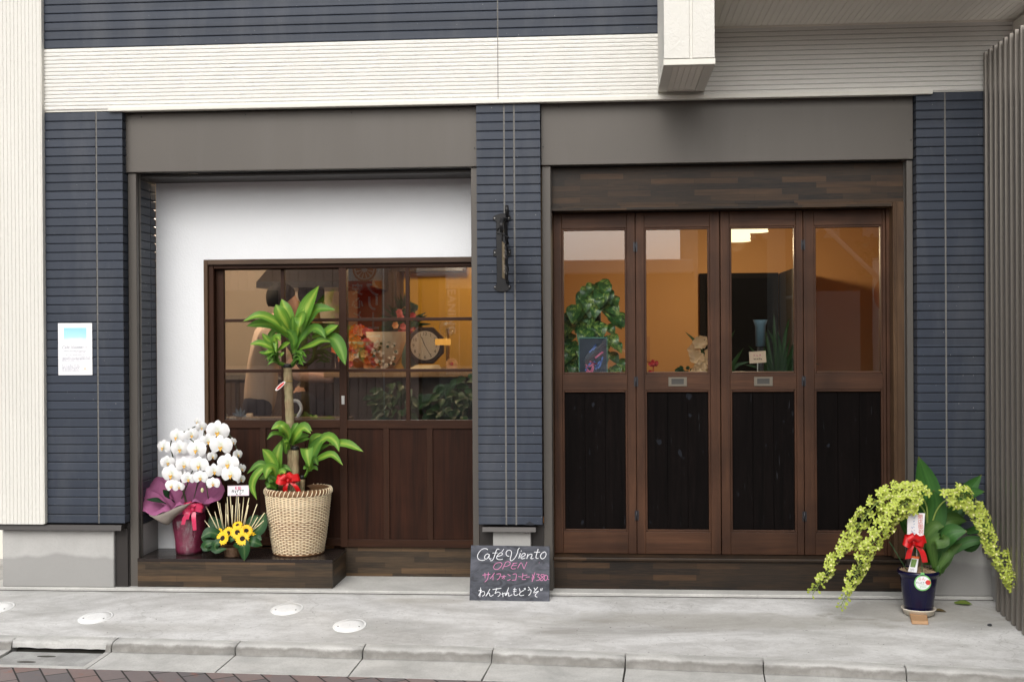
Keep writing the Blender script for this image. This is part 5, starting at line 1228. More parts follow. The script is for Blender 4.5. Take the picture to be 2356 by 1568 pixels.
# ------------------------------------------------------------------ white orchid gift on the step
def C1(cx, cy, Y): return PY(287.6 + cx * .23847, 949.1 + cy * .23847, Y)
og = thing('orchid_gift', (-2.318, .225, .168), 'white moth orchids in magenta wrap with a pink bow on the step', 'potted plant')
magenta = NT('magenta_nonwoven_wrap').set(.7, 0, .3)
magenta.color(magenta.mix(magenta.noise(magenta.mapping(), 14, 4), (.20, .045, .12), (.38, .13, .26))); magenta.bump(magenta.noise(magenta.mapping(), 35, 4), .25, .01); magenta = magenta.m
wine = NT('wine_red_wrap').set(.45, 0, .5)
wine.color(wine.mix(wine.noise(wine.mapping(), 22, 4, .6, 1), (.09, .008, .025), (.26, .03, .08))); wine.bump(wine.noise(wine.mapping(), 30, 4, .6, 1), .5, .01); wine = wine.m
greyw = simple('grey_wrap_back', (.20, .17, .145), .75, .15, 12)
oc = Vector((-2.316, .225, 0))
def wrinkle(m, prof, c, n, amp, fq):
    rings = []
    for j, (r, z) in enumerate(prof):
        rings.append([m.vert(c + Vector(((r + amp * math.sin(fq * a + j * 1.3) + rnd.uniform(-amp, amp) * .5) * math.cos(a), (r + amp * math.sin(fq * a + j)) * math.sin(a), z + rnd.uniform(-amp, amp) * .5))) for a in [2 * math.pi * k / n for k in range(n)]])
    for a, b in zip(rings, rings[1:]):
        for k in range(n): m.face((a[k], a[(k + 1) % n], b[(k + 1) % n], b[k]), 0, True)
part('pot_wrap', og, wine, lambda m: wrinkle(m, [(.002, .17), (.068, .1695), (.072, .19), (.076, .23), (.082, .28), (.088, .33), (.092, .37), (.086, .395), (.08, .40)], oc, 36, .0022, 9))
part('cellophane', og, film_mat('cellophane'), lambda m: wrinkle(m, [(.078, .172), (.083, .21), (.085, .26), (.091, .31), (.097, .36)], oc, 30, .003, 7))
rim = [(965, 752, .23), (930, 815, .15), (850, 868, .09), (720, 862, .06), (620, 868, .055), (500, 905, .05), (400, 950, .055), (290, 985, .075), (190, 960, .10), (140, 905, .13), (128, 820, .17), (170, 730, .21), (250, 680, .27), (330, 608, .31), (450, 640, .335), (600, 610, .345), (760, 650, .34), (900, 632, .32), (940, 690, .28)]
def f(m):
    ring = spline([C1(*p) for p in rim] + [C1(*rim[0])], 72); n = 72; rows = []
    for i in range(n):
        p = ring[i]; d = p - oc; a = math.atan2(d.y, d.x); neck = oc + Vector((.075 * math.cos(a), .075 * math.sin(a), .385))
        mid = neck.lerp(p, .5) + Vector((0, 0, .035 - .02 * math.sin(i * .9)))
        row = spline([neck, mid, p + Vector((0, 0, .006 * math.sin(i * 1.1)))], 7)
        rows.append([m.vert(q) for q in row])
    for i in range(n):
        a, b = rows[i], rows[(i + 1) % n]
        for k in range(7): m.face((a[k], b[k], b[k + 1], a[k + 1]), 0, True)
part('wrap_collar', og, [magenta, greyw], f, solid=.0012, soff=0)
def f(m):
    A = spline([C1(*p) for p in ((640, 868, .06), (520, 900, .045), (400, 955, .045), (290, 992, .065), (236, 982, .085))], 16)
    Bp = spline([C1(*p) for p in ((635, 872, .062), (560, 940, .06), (480, 1010, .07), (402, 1080, .075), (240, 985, .086))], 16)
    rows = [[m.vert(a.lerp(b, t) + Vector((0, -.012 * math.sin(math.pi * t), 0))) for t in (0, .33, .66, 1)] for a, b in zip(A, Bp)]
    for a, b in zip(rows, rows[1:]):
        for k in range(3): m.face((a[k], a[k + 1], b[k + 1], b[k]), 0, True)
part('wrap_fold', og, greyw, f, solid=.001)
pinkrib = simple('pink_satin_ribbon', (.58, .03, .10), .32, .1, 6, 0, .6)
def f(m):
    c = C1(660, 925, .105)
    bow(m, c, 1.0, [(.35, .06, .032, .012), (2.75, .055, .032, .014), (1.1, .04, .03, .02), (2.0, .042, .03, .018), (-.15, .052, .028, .006), (3.35, .06, .028, .006)], [(-.055, -.085, .012), (.012, -.115, .016), (-.03, -.055, .02)])
part('bow', og, pinkrib, f)
OL = leaf_mat('orchid_leaf', (.008, .03, .012), (.015, .05, .018))
for pts, w in (([(470, 860, .18), (420, 800, .14), (365, 740, .13)], .05), ([(400, 880, .15), (320, 845, .11), (200, 835, .10)], .042)):
    part('leaf', og, OL, lambda m: m.leaf([C1(*p) for p in pts], w, (0, -.6, 1), seg=8, peak=.5, base=.5))
GST = simple('green_orchid_stem', (.05, .07, .025), .5)
for pts in ([(600, 930, .22), (520, 600, .22), (440, 300, .21), (560, 190, .17), (760, 130, .13), (700, 420, .08), (545, 830, .07)], [(640, 930, .24), (740, 500, .26), (760, 260, .24), (900, 140, .2), (1040, 260, .17), (1090, 450, .15), (1040, 660, .14)], [(620, 930, .2), (490, 520, .2), (440, 300, .17), (520, 210, .12), (680, 300, .07), (760, 560, .06), (805, 830, .08)]):
    part('stem', og, GST, lambda m: m.tube(spline([C1(p[0], p[1], p[2] + .07) for p in pts], 30), .0032, 6))
WP = NT('white_orchid_petal').set(.55, 0, .3)
sep = WP.new('SeparateXYZ'); WP.l.new(WP.tc.outputs['UV'], sep.inputs[0])
WP.color(WP.ramp(sep.outputs[1], [(0, (.60, .64, .50)), (.25, (.72, .73, .72)), (1, (.77, .77, .77))])); WP.bump(WP.noise(WP.mapping((14, 2, 1), src='UV'), 2, 2), .12, .002)
WP.b.inputs['Subsurface Weight'].default_value = .25; WP.b.inputs['Subsurface Radius'].default_value = (.01, .01, .01); WP = WP.m
LIP = simple('yellow_orchid_lip', (.72, .42, .06), .5, .3, 90); LIPW = simple('white_orchid_lip', (.75, .70, .55), .5)
def blossom(cx, cy, Y, wpx, yaw=0, pitch=0):
    c = C1(cx, cy, Y); r = wpx * .000552 * .57
    Rm = Matrix.Rotation(yaw, 3, 'Z') @ Matrix.Rotation(pitch, 3, 'X')
    L = lambda x, y, z: c + Rm @ Vector((x, y, z)) * r
    nn = Rm @ Vector((0, -1, 0))
    def f(m):
        for a, ln, w, yy in ((90, .92, .62, .08), (215, .95, .55, .08), (325, .95, .55, .08)):
            a = R_(a + rnd.uniform(-8, 8)); m.leaf([L(0, yy, 0), L(.5 * ln * math.cos(a), yy - .06, .5 * ln * math.sin(a)), L(ln * math.cos(a), yy + .1, ln * math.sin(a))], w * r, nn, fold=.05, seg=8, peak=.55, base=.4, blunt=True)
        for s in (-1, 1):
            a0 = rnd.uniform(.02, .2)
            m.leaf([L(.02 * s, -.02, 0), L(.5 * s, -.10, a0 * .6), L(1.0 * s, .02, a0)], 1.28 * r, nn, fold=.07, seg=10, peak=.5, base=.3, curl=.16, blunt=True, wave=.012)
    o = part('blossom', og, WP, f)
    def f(m):
        m.ball(L(0, -.12, -.03), .085 * r, 8, 1, (1, 1, 1.1))
        for s in (-1, 1): m.leaf([L(0, -.1, -.1), L(.10 * s, -.26, -.16), L(.16 * s, -.25, .02)], .13 * r, nn, seg=4, m=0, peak=.5, base=.5)
        m.leaf([L(0, -.12, -.12), L(0, -.3, -.28), L(0, -.22, -.46)], .2 * r, nn, seg=5, m=0, peak=.35, base=.4)
    part('lip', o, [LIP, LIPW], f)
for b in ((500, 228, .15, 155, -.25, .05), (590, 225, .17, 80, -1.0, 0), (642, 212, .13, 130, .35, .1), (738, 140, .15, 105, .5, .2), (895, 178, .12, 208, .1, .12), (372, 330, .15, 145, -.35, 0), (528, 345, .10, 160, .25, .1), (690, 350, .07, 182, -.1, .05), (802, 272, .11, 145, .4, .05), (925, 318, .09, 204, .1, .08), (1040, 282, .16, 90, 1.0, 0), (1088, 402, .15, 100, .9, 0), (842, 420, .09, 100, .8, 0), (412, 478, .12, 130, .4, 0), (570, 500, .07, 150, .3, .05), (716, 505, .05, 172, -.05, .05), (860, 562, .06, 145, .45, 0), (994, 488, .09, 194, .05, .03), (1125, 538, .15, 95, .9, 0), (1022, 592, .08, 182, 0, .03), (1118, 640, .13, 90, .8, 0), (450, 592, .08, 190, -.1, .08), (610, 635, .05, 125, .3, .05), (728, 622, .045, 135, .1, 0), (850, 682, .05, 120, .2, -.05), (452, 702, .07, 130, -.1, -.05), (520, 712, .055, 100, .4, 0), (700, 85, .2, 85, -.4, .2), (545, 590, .10, 110, -.5, 0)):
    blossom(*b)
part('bud', og, simple('pale_green_bud', (.55, .58, .32), .5), lambda m: m.ball(C1(745, 745, .05), .011, 10, 0, (.85, .85, 1.2)))
part('gift_card', og, M['white_paper'], lambda m: m.obox(C1(640, 440, .14), (.085, 0, 0), (0, .001, 0), (0, 0, .028)))

# ------------------------------------------------------------------ sunflower basket on the step
sf = thing('sunflower_arrangement', (-2.04, .13, .168), 'small brown basket of yellow sunflowers with straw sticks on the step', 'flower arrangement')
bc = Vector((-2.040, .135, 0))
BRW = simple('brown_wicker', (.11, .06, .03), .6, .35, 60)
def weave(m, prof, c, rows, n, rad, amp, mi=0, seg=4):
    for j in range(rows):
        q = (j + .5) / rows * (len(prof) - 1); k = min(int(q), len(prof) - 2); f_ = q - k
        r = prof[k][0] + (prof[k + 1][0] - prof[k][0]) * f_; z = prof[k][1] + (prof[k + 1][1] - prof[k][1]) * f_
        N = n * 3; rings = []
        for i in range(N):
            a = 2 * math.pi * i / N; rr = r + amp * math.sin(n / 2 * a + math.pi * (j % 2)); dz = rnd.uniform(-.0006, .0006)
            ring = []
            for s_ in range(seg):
                b = 2 * math.pi * s_ / seg; ring.append(m.vert(c + Vector(((rr + rad * math.cos(b)) * math.cos(a), (rr + rad * math.cos(b)) * math.sin(a), z + dz + rad * .95 * math.sin(b)))))
            rings.append(ring)
        for i in range(N):
            A, B2 = rings[i], rings[(i + 1) % N]
            for s_ in range(seg): m.face((A[s_], B2[s_], B2[(s_ + 1) % seg], A[(s_ + 1) % seg]), mi, True)
part('basket', sf, BRW, lambda m: (weave(m, [(.040, .171), (.047, .215)], bc, 9, 20, .0028, .0018), m.lathe([(.001, .169), (.038, .169), (.046, .222)], bc, 24)))
SFL = leaf_mat('broad_green_leaf', (.014, .06, .016), (.03, .10, .025), (.10, .17, .06), .018, .3, .4)
for pts, w in (([(1050, 1260, .08), (1140, 1275, .03), (1150, 1430, .045)], .072), ([(1000, 1230, .08), (880, 1255, .05), (880, 1320, .06), (985, 1310, .06)], .05), ([(960, 1240, .09), (800, 1260, .05), (770, 1300, .06), (850, 1320, .06)], .045), ([(960, 1210, .1), (830, 1150, .07), (735, 1200, .06)], .062),
               ([(830, 1240, .1), (780, 1215, .08), (735, 1195, .08)], .04), ([(1150, 1240, .09), (1230, 1240, .05), (1325, 1280, .07)], .056), ([(1200, 1230, .10), (1270, 1205, .08), (1320, 1225, .08)], .04), ([(1000, 1210, .16), (880, 1090, .17), (820, 990, .18)], .075), ([(1160, 1170, .15), (1230, 1060, .16), (1285, 985, .17)], .07), ([(1180, 1190, .14), (1290, 1110, .14), (1355, 960, .16)], .085), ([(1010, 1240, .07), (1020, 1215, .055), (1060, 1225, .05)], .04)):
    part('leaf', sf, SFL, lambda m: m.leaf([C1(*p) for p in pts], w, (0, -1, .5), seg=10, peak=.5, base=.3, fold=.1))
STK = simple('straw_stick', (.80, .70, .44), .7, .2, 30)
for (tx, ty), (bx, by) in zip(((780, 900), (768, 1037), (866, 952), (893, 855), (914, 868), (975, 872), (986, 812), (985, 978), (1015, 800), (1037, 890), (1076, 800), (1095, 808), (1106, 873), (1146, 813), (1197, 818), (1190, 888), (1274, 882), (1280, 1005), (1347, 963), (1352, 1028)),
                              ((905, 1150), (868, 1170), (918, 1145), (945, 1110), (950, 1115), (972, 1100), (1000, 1090), (1000, 1100), (1035, 1080), (1038, 1085), (1060, 1060), (1085, 1070), (1102, 1070), (1122, 1075), (1140, 1085), (1150, 1090), (1195, 1095), (1195, 1150), (1235, 1120), (1225, 1140))):
    part('stick', sf, STK, lambda m: m.tube([C1(bx, by, .13), C1(tx, ty, .13 + rnd.uniform(-.03, .05))], .0026, 6))
SFP = simple('sunflower_petal', (.86, .52, .008), .55, .15, 20); SFD = simple('sunflower_disc', (.016, .008, .005), .9, .5, 150)
for (cx, cy, Y, dpx, ya, pi_) in ((942, 1208, .065, 155, -.3, .35), (1085, 1152, .06, 150, .0, .25), (1132, 1212, .045, 150, .15, .35), (995, 1160, .085, 140, -.2, .4), (1170, 1138, .085, 140, .4, .35), (903, 1162, .10, 120, -.6, .5), (1215, 1195, .09, 130, .8, .3), (1085, 1082, .11, 110, 0, .9)):
    c = C1(cx, cy, Y); r = dpx * .000552 * .47; Rm = Matrix.Rotation(ya, 3, 'Z') @ Matrix.Rotation(-pi_, 3, 'X')
    L = lambda x, y, z: c + Rm @ Vector((x, y, z)) * r
    o = part('sunflower', sf, SFP, lambda m: [m.leaf([L(.3 * math.cos(a), .02 * lay, .3 * math.sin(a)), L(.7 * math.cos(a), -.10 + .05 * lay, .7 * math.sin(a)), L((1.02 - .12 * lay) * math.cos(a), .02 + .1 * lay + rnd.uniform(-.1, .05), (1.02 - .12 * lay) * math.sin(a))], .30 * r, Rm @ Vector((0, -1, 0)), seg=4, peak=.5, base=.5) for lay in (0, 1) for a in [2 * math.pi * (k + lay * .5) / 17 + rnd.uniform(-.06, .06) for k in range(17)]])
    part('disc', o, SFD, lambda m: m.prism([L(q * math.cos(a), -.07 if q > .3 else -.10, q * math.sin(a)) for q in (.36,) for a in [2 * math.pi * k / 20 for k in range(20)]], Rm @ Vector((0, .06 * r, 0))), bevel=.002)
gc = thing('gift_card', (-2.0, .13, .28), 'white card with pink edge on a stick rising from the sunflowers', 'card')
def f(m):
    m.prism([C1(990, 703, .115), C1(990, 800, .115), C1(1196, 797, .115), C1(1196, 699, .115)], (0, .0012, 0))
part('card', gc, M['white_paper'], f)
pk = simple('pink_card_edge', (.75, .3, .45), .7); pk2 = simple('pink_brush_ink', (.65, .03, .16), .7); bk = simple('black_brush_ink', (.015, .015, .017), .7)
part('border', gc, pk, lambda m: [stroke(m, [C1(*a, .1142), C1(*b, .1142)], .0014, (0, -1, 0)) for a, b in (((995, 708), (995, 795)), ((995, 795), (1191, 792)), ((1191, 792), (1191, 704)), ((1191, 704), (995, 708)))])
def f(m):
    for pts in ("1068,712 1064,738", "1060,722 1080,720", "1072,728 1082,740", "1090,712 1096,738", "1088,722 1108,718", "1102,712 1104,740", "1094,738 1122,730", "1115,712 1118,735"): stroke(m, [C1(*map(float, q.split(',')), .1138) for q in pts.split()], .0030, (0, -1, 0), 0, 0)
    for pts in ("1035,742 1032,775", "1030,755 1052,748", "1042,742 1050,770", "1060,748 1066,768", "1072,745 1066,775", "1080,752 1102,745", "1090,742 1086,770", "1106,742 1128,748", "1118,742 1108,770", "1130,745 1146,742", "1140,745 1136,768", "1072,778 1090,790", "1080,772 1076,792", "1108,768 1112,790", "1104,782 1128,776"): stroke(m, [C1(*map(float, q.split(',')), .1138) for q in pts.split()], .0026, (0, -1, 0), 0, 1)
part('handwriting', gc, [pk2, bk], f)
part('stick', gc, simple('grey_card_stick', (.2, .2, .17), .5), lambda m: m.tube([C1(1085, 800, .119), C1(1070, 1085, .125)], .0018, 6))

# ------------------------------------------------------------------ wicker basket and striped dracaena
wc = Vector((-1.703, .258, 0))
wb_ = thing('wicker_basket', (wc.x, wc.y, .168), 'large pale wicker basket holding the striped leafed plant on the step', 'basket')
PROF = [(.136, .176), (.150, .26), (.163, .36), (.172, .44), (.178, .50)]
t = NT('pale_wicker').set(.55, 0, .4)
n1 = t.noise(t.mapping((1, 1, 3)), 28, 3); n2 = t.noise(t.mapping((1, 1, .3)), 60, 2)
t.color(t.mix(t.math('MULTIPLY', t.ramp(n2, [(.62, (0, 0, 0)), (.74, (1, 1, 1))]), .6), t.mix(n1, (.74, .58, .36), (.93, .83, .62)), (.40, .22, .09))); WICK = t.m
WBK = simple('brown_cane', (.19, .095, .04), .6, .3, 40)
part('weave', wb_, WICK, lambda m: weave(m, PROF, wc, 39, 48, .0034, .0044))
part('stakes', wb_, WBK, lambda m: m.lathe([(.001, .172), (.133, .172)] + [(r - .0012, z) for r, z in PROF] + [(.172, .505), (.166, .49), (.001, .488)], wc, 60))
part('base_rim', wb_, WBK, lambda m: m.lathe([(.128, .168), (.138, .169), (.142, .175), (.139, .182), (.130, .18)], wc, 48))
def f(m):
    m.lathe([(.174, .497), (.181, .500), (.185, .509), (.185, .523), (.181, .531), (.172, .531), (.168, .522), (.17, .505)], wc, 60, 0)
    for k in range(46):
        a = 2 * math.pi * k / 46
        pts = [wc + Vector(((r + .002) * math.cos(a + q), (r + .002) * math.sin(a + q), z)) for r, q, z in ((.180, 0, .499), (.1865, .022, .509), (.1865, .05, .522), (.180, .07, .533), (.170, .08, .532))]
        m.tube(pts, .0026, 5, 1)
part('rim', wb_, [WBK, WICK], f)
dr = thing('dracaena', (wc.x, wc.y, .49), 'tall plant with bare cane trunks and yellow striped leaves in the wicker basket', 'potted plant')
part('soil', dr, simple('dark_potting_soil', (.02, .016, .012), .95, .5, 60, 0, .2, .6, 90), lambda m: m.lathe([(.001, .497), (.1, .499), (.165, .492)], wc, 32))
def C2(cx, cy, Y): return PY(534.9 + cx * .22015, 644.2 + cy * .22015, Y)
def C3(cx, cy, Y): return PY(546.4 + cx * .22383, 949.1 + cy * .22383, Y)
t = NT('cane_bark').set(.8, 0, .25)
n1 = t.noise(t.mapping((1, 1, .22)), 60, 4, .6, .4); n2 = t.noise(t.mapping(), 14, 3); n3 = t.noise(t.mapping((.15, .15, 1)), 45, 2)
t.color(t.mix(t.ramp(n2, [(.35, (0, 0, 0)), (.7, (1, 1, 1))]), t.mix(n1, (.10, .055, .028), (.46, .34, .20)), t.mix(n1, (.10, .085, .04), (.40, .36, .20))))
t.bump(t.mix(.5, n1, n3), 1.0, .012); BARK = t.m
def cane(p0, p1, r, n=14):
    p0, p1 = Vector(p0), Vector(p1); pts = [p0.lerp(p1, k / n) for k in range(n + 1)]
    o = part('trunk', dr, BARK, lambda m: m.tube(pts, [r * (1 + .06 * math.sin(2.1 * k) + rnd.uniform(-.03, .03)) for k in range(n + 1)], 14))
    part('cap', o, simple('black_wax_cap', (.01, .01, .01), .45, .3, 40), lambda m: m.lathe([(.001, -.002), (r * 1.1, -.004), (r * 1.12, .012), (r * .9, .017), (.001, .015)], p1, 18))
cane(Vector((-1.730, .25, .495)), C2(576, 905, .25), .0245, 30)
cane(Vector((-1.700, .20, .495)), C3(592, 372, .20), .0195, 12)
cane(Vector((-1.672, .22, .495)), C3(668, 672, .22), .0145, 5)
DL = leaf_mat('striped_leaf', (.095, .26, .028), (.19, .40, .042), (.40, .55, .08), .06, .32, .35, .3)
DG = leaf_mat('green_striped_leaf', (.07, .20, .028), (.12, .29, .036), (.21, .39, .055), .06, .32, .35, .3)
LV = [  # (projection, material, width px of that crop, [(cx, cy, Y) ...])
 (2, 0, 150, [(690, 640, .22), (720, 420, .24), (800, 230, .25), (905, 58, .24)]), (2, 0, 128, [(600, 560, .22), (545, 430, .17), (490, 330, .15), (452, 252, .16)]), (2, 0, 118, [(612, 540, .24), (590, 400, .23), (550, 290, .23), (512, 195, .25)]),
 (2, 0, 92, [(600, 560, .20), (450, 430, .14), (280, 365, .10), (105, 432, .09)]), (2, 1, 112, [(600, 600, .22), (450, 480, .18), (290, 455, .14), (145, 480, .12)]), (2, 1, 122, [(680, 620, .24), (770, 430, .26), (890, 300, .26), (1080, 310, .25)]),
 (2, 0, 118, [(660, 620, .20), (690, 460, .15), (712, 372, .10), (705, 430, .06), (690, 505, .06)]), (2, 1, 60, [(640, 600, .2), (628, 470, .17), (630, 370, .16)]), (2, 0, 70, [(690, 500, .2), (710, 380, .21), (755, 285, .22)]),
 (2, 1, 92, [(670, 680, .20), (760, 560, .15), (850, 500, .12), (920, 530, .10), (972, 608, .09)]), (2, 0, 96, [(830, 600, .21), (950, 560, .19), (1030, 510, .18), (1108, 470, .18)]), (2, 0, 72, [(700, 720, .19), (830, 675, .15), (930, 630, .13), (1028, 645, .12)]),
 (2, 1, 130, [(960, 590, .20), (1060, 610, .17), (1130, 720, .15), (1180, 890, .14)]), (2, 0, 70, [(840, 540, .19), (930, 540, .15), (975, 600, .14)]), (2, 1, 60, [(680, 700, .18), (720, 620, .15), (800, 540, .14), (880, 510, .14)]),
 (2, 0, 74, [(470, 740, .18), (390, 690, .15), (280, 655, .13), (178, 672, .12)]), (2, 0, 62, [(460, 740, .18), (400, 660, .16), (345, 600, .15), (310, 555, .15)]), (2, 0, 76, [(455, 760, .17), (440, 650, .12), (470, 590, .10), (500, 640, .08)]), (2, 1, 70, [(450, 700, .2), (400, 590, .21), (450, 530, .22), (530, 560, .22)]), (2, 0, 66, [(470, 740, .17), (530, 690, .13), (605, 650, .11)]), (2, 0, 54, [(460, 780, .17), (400, 745, .14), (325, 765, .12)]), (2, 1, 50, [(450, 700, .18), (380, 640, .16), (335, 560, .16)]),
 (2, 1, 44, [(440, 790, .17), (350, 765, .15), (272, 752, .14)]), (2, 0, 60, [(480, 730, .16), (460, 690, .13), (450, 640, .11), (455, 760, .09)]), (2, 0, 40, [(500, 800, .17), (520, 760, .14), (505, 800, .12)]),
 (2, 1, 95, [(640, 760, .20), (660, 640, .19), (680, 560, .18), (700, 520, .18)]), (2, 1, 85, [(620, 720, .2), (640, 640, .18), (610, 560, .17), (560, 520, .16)])]
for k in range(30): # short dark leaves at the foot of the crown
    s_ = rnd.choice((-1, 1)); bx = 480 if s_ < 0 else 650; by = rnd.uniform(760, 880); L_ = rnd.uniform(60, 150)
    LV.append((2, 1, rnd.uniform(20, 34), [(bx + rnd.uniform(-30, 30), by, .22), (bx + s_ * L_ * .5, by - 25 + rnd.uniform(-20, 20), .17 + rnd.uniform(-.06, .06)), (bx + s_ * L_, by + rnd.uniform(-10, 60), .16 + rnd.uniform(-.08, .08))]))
LV += [(3, 0, 105, [(520, 300, .20), (500, 200, .14), (430, 130, .10), (345, 170, .09)]), (3, 0, 110, [(520, 330, .2), (515, 230, .13), (470, 150, .09), (440, 120, .10)]), (3, 1, 46, [(500, 260, .2), (430, 215, .16), (360, 215, .13), (300, 275, .12)]), (3, 0, 95, [(560, 320, .18), (600, 230, .13), (680, 150, .11), (755, 215, .10)]), (3, 0, 80, [(560, 330, .2), (620, 200, .2), (690, 130, .2), (770, 190, .2)]), (3, 1, 60, [(550, 250, .2), (590, 150, .2), (625, 100, .21)]),
 (3, 0, 62, [(500, 360, .18), (505, 290, .14), (480, 300, .12)]), (3, 1, 70, [(570, 300, .2), (650, 250, .18), (740, 230, .17)]), (3, 1, 70, [(530, 380, .22), (520, 290, .21), (520, 200, .2), (520, 110, .2)]), (3, 1, 60, [(500, 420, .22), (480, 330, .2), (470, 250, .2)]), (3, 1, 46, [(580, 320, .2), (640, 290, .17), (700, 270, .15), (745, 265, .14)]),
 (3, 1, 112, [(745, 570, .20), (760, 450, .19), (830, 310, .18), (930, 240, .18)]), (3, 0, 96, [(760, 460, .2), (850, 300, .18), (930, 245, .17), (1010, 300, .14), (1045, 400, .13)]), (3, 0, 84, [(940, 320, .19), (1060, 310, .15), (1160, 330, .13), (1295, 400, .12)]), (3, 0, 118, [(745, 600, .18), (720, 420, .10), (712, 365, .07), (720, 450, .05), (738, 555, .05)]), (3, 0, 100, [(740, 540, .2), (790, 330, .21), (800, 260, .21), (880, 220, .21)]), (3, 0, 74, [(770, 520, .18), (870, 455, .15), (980, 430, .12), (1085, 540, .11)]), (3, 1, 60, [(760, 540, .18), (790, 470, .14), (830, 540, .12)]), (3, 1, 40, [(735, 600, .18), (790, 560, .15), (828, 590, .14)]), (3, 1, 40, [(740, 560, .18), (700, 560, .14), (672, 575, .14)]), (3, 1, 70, [(740, 540, .22), (760, 380, .24), (770, 220, .25)]), (3, 1, 50, [(770, 480, .2), (850, 370, .2), (960, 320, .2)]),
 (3, 0, 112, [(400, 700, .2), (400, 560, .18), (410, 420, .18), (460, 275, .2)]), (3, 0, 110, [(395, 700, .18), (380, 560, .16), (320, 440, .15), (255, 370, .15)]), (3, 1, 72, [(400, 700, .19), (320, 570, .17), (220, 525, .16), (95, 628, .15)]), (3, 0, 76, [(390, 720, .18), (290, 570, .13), (190, 640, .11), (150, 760, .11), (200, 895, .11)]), (3, 0, 96, [(400, 690, .17), (370, 570, .12), (310, 580, .09), (285, 680, .085)]), (3, 1, 60, [(380, 720, .19), (300, 660, .17), (220, 680, .17)]), (3, 1, 90, [(400, 760, .18), (360, 680, .14), (320, 720, .13)]), (3, 0, 60, [(410, 740, .17), (430, 620, .13), (470, 600, .12), (500, 640, .11)]), (3, 1, 70, [(420, 740, .2), (440, 640, .2), (480, 560, .2), (560, 600, .2)]), (3, 1, 64, [(400, 780, .17), (340, 740, .14), (295, 770, .13)]), (3, 1, 90, [(390, 780, .2), (330, 730, .19), (300, 760, .18)])]
for (pj, mi, w, pts) in LV:
    C = C2 if pj == 2 else C3
    sc_ = .000522 if pj == 2 else .000531
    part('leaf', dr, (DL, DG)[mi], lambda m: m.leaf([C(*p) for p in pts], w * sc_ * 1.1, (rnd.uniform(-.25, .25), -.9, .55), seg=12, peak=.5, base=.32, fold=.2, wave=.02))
part('side_shoot', dr, DG, lambda m: m.tube(spline([C3(690, 660, .215), C3(720, 600, .205), C3(740, 520, .2)], 6), .008, 8))
part('side_shoot', dr, DG, lambda m: m.tube(spline([C3(400, 790, .21), C3(400, 700, .2), C3(405, 640, .2)], 6), .012, 8))
part('side_shoot', dr, DG, lambda m: m.tube(spline([C2(560, 890, .25), C2(470, 850, .21), C2(460, 740, .19)], 6), .011, 8))
part('side_shoot', dr, DG, lambda m: m.tube(spline([C2(620, 890, .25), C2(660, 820, .22), C2(670, 640, .22)], 6), .013, 8))
redrib = simple('red_ribbon', (.55, .006, .008), .4, .15, 9, 0, .5)
def f(m):
    bow(m, C3(525, 690, .125), 1.05, [(.25, .066, .040, .02), (2.95, .06, .042, .02), (.9, .045, .035, .024), (2.2, .04, .035, .02)], [(.062, -.075, .0), (-.02, -.070, .0)])
part('bow', dr, redrib, f)
tg = part('tag', dr, simple('white_tag_card', (.75, .74, .72), .6), lambda m: m.prism([C2(500 + 62 * math.cos(a) * .82 - 20 * math.sin(a) * .55, 1105 - 62 * math.cos(a) * .75 - 20 * math.sin(a) * .75, .20) for a in [2 * math.pi * k / 24 for k in range(24)]], (0, .001, 0)))
part('print', tg, simple('red_tag_print', (.62, .05, .04), .6), lambda m: m.prism([C2(501 + 50 * math.cos(a) * .82 - 13 * math.sin(a) * .55, 1105 - 50 * math.cos(a) * .75 - 13 * math.sin(a) * .75, .1992) for a in [2 * math.pi * k / 24 for k in range(24)]], (0, .0006, 0)))
part('tie', dr, simple('gold_wire', (.5, .33, .05), .35, .1, 20, .7), lambda m: (m.tube(spline([C2(545, 1062, .20), C2(560, 1055, .215), C2(625, 1055, .228)], 8), .0018, 6)))

# ------------------------------------------------------------------ yellow cymbidium in the navy pot
def C5(cx, cy, Y): return PY(1852.1 + cx * .2862, 1023.9 + cy * .2862, Y)
pc_ = Vector((1.542, -.262, 0)); GZ = SL * -.262
wd = tag(part('wooden_wedge', None, simple('raw_wood_wedge', (.42, .25, .13), .7, .12, 12), lambda m: m.prism([(1.488, -.30, GZ + .003), (1.572, -.295, GZ + .003), (1.545, -.43, SL * -.43 + .002), (1.468, -.425, SL * -.43 + .002)], (0, .004, .016)), bevel=.002), 'small raw wood wedge under the front of the white saucer', 'wedge')
sa = tag(part('saucer', None, simple('ivory_plastic_saucer', (.68, .62, .52), .4), lambda m: m.lathe([(.001, GZ + .014), (.064, GZ + .014), (.072, GZ + .02), (.079, GZ + .034), (.083, GZ + .036), (.083, GZ + .031), (.078, GZ + .028), (.070, GZ + .006), (.001, GZ + .006)], pc_, 48)), 'round ivory saucer under the navy flower pot', 'saucer')
cpz = GZ + .0145
cyp = thing('cymbidium_plant', (pc_.x, pc_.y, cpz), 'yellow green orchid with arching flower sprays in a glossy navy pot', 'potted plant')
part('pot', cyp, simple('navy_glazed_pot', (.0045, .004, .030), .16, .1, 6, 0, .4), lambda m: m.lathe([(.001, cpz), (.063, cpz), (.067, cpz + .006), (.088, cpz + .17), (.0905, cpz + .185), (.099, cpz + .188), (.1015, cpz + .198), (.0995, cpz + .207), (.093, cpz + .208), (.088, cpz + .19), (.001, cpz + .185)], pc_, 56))
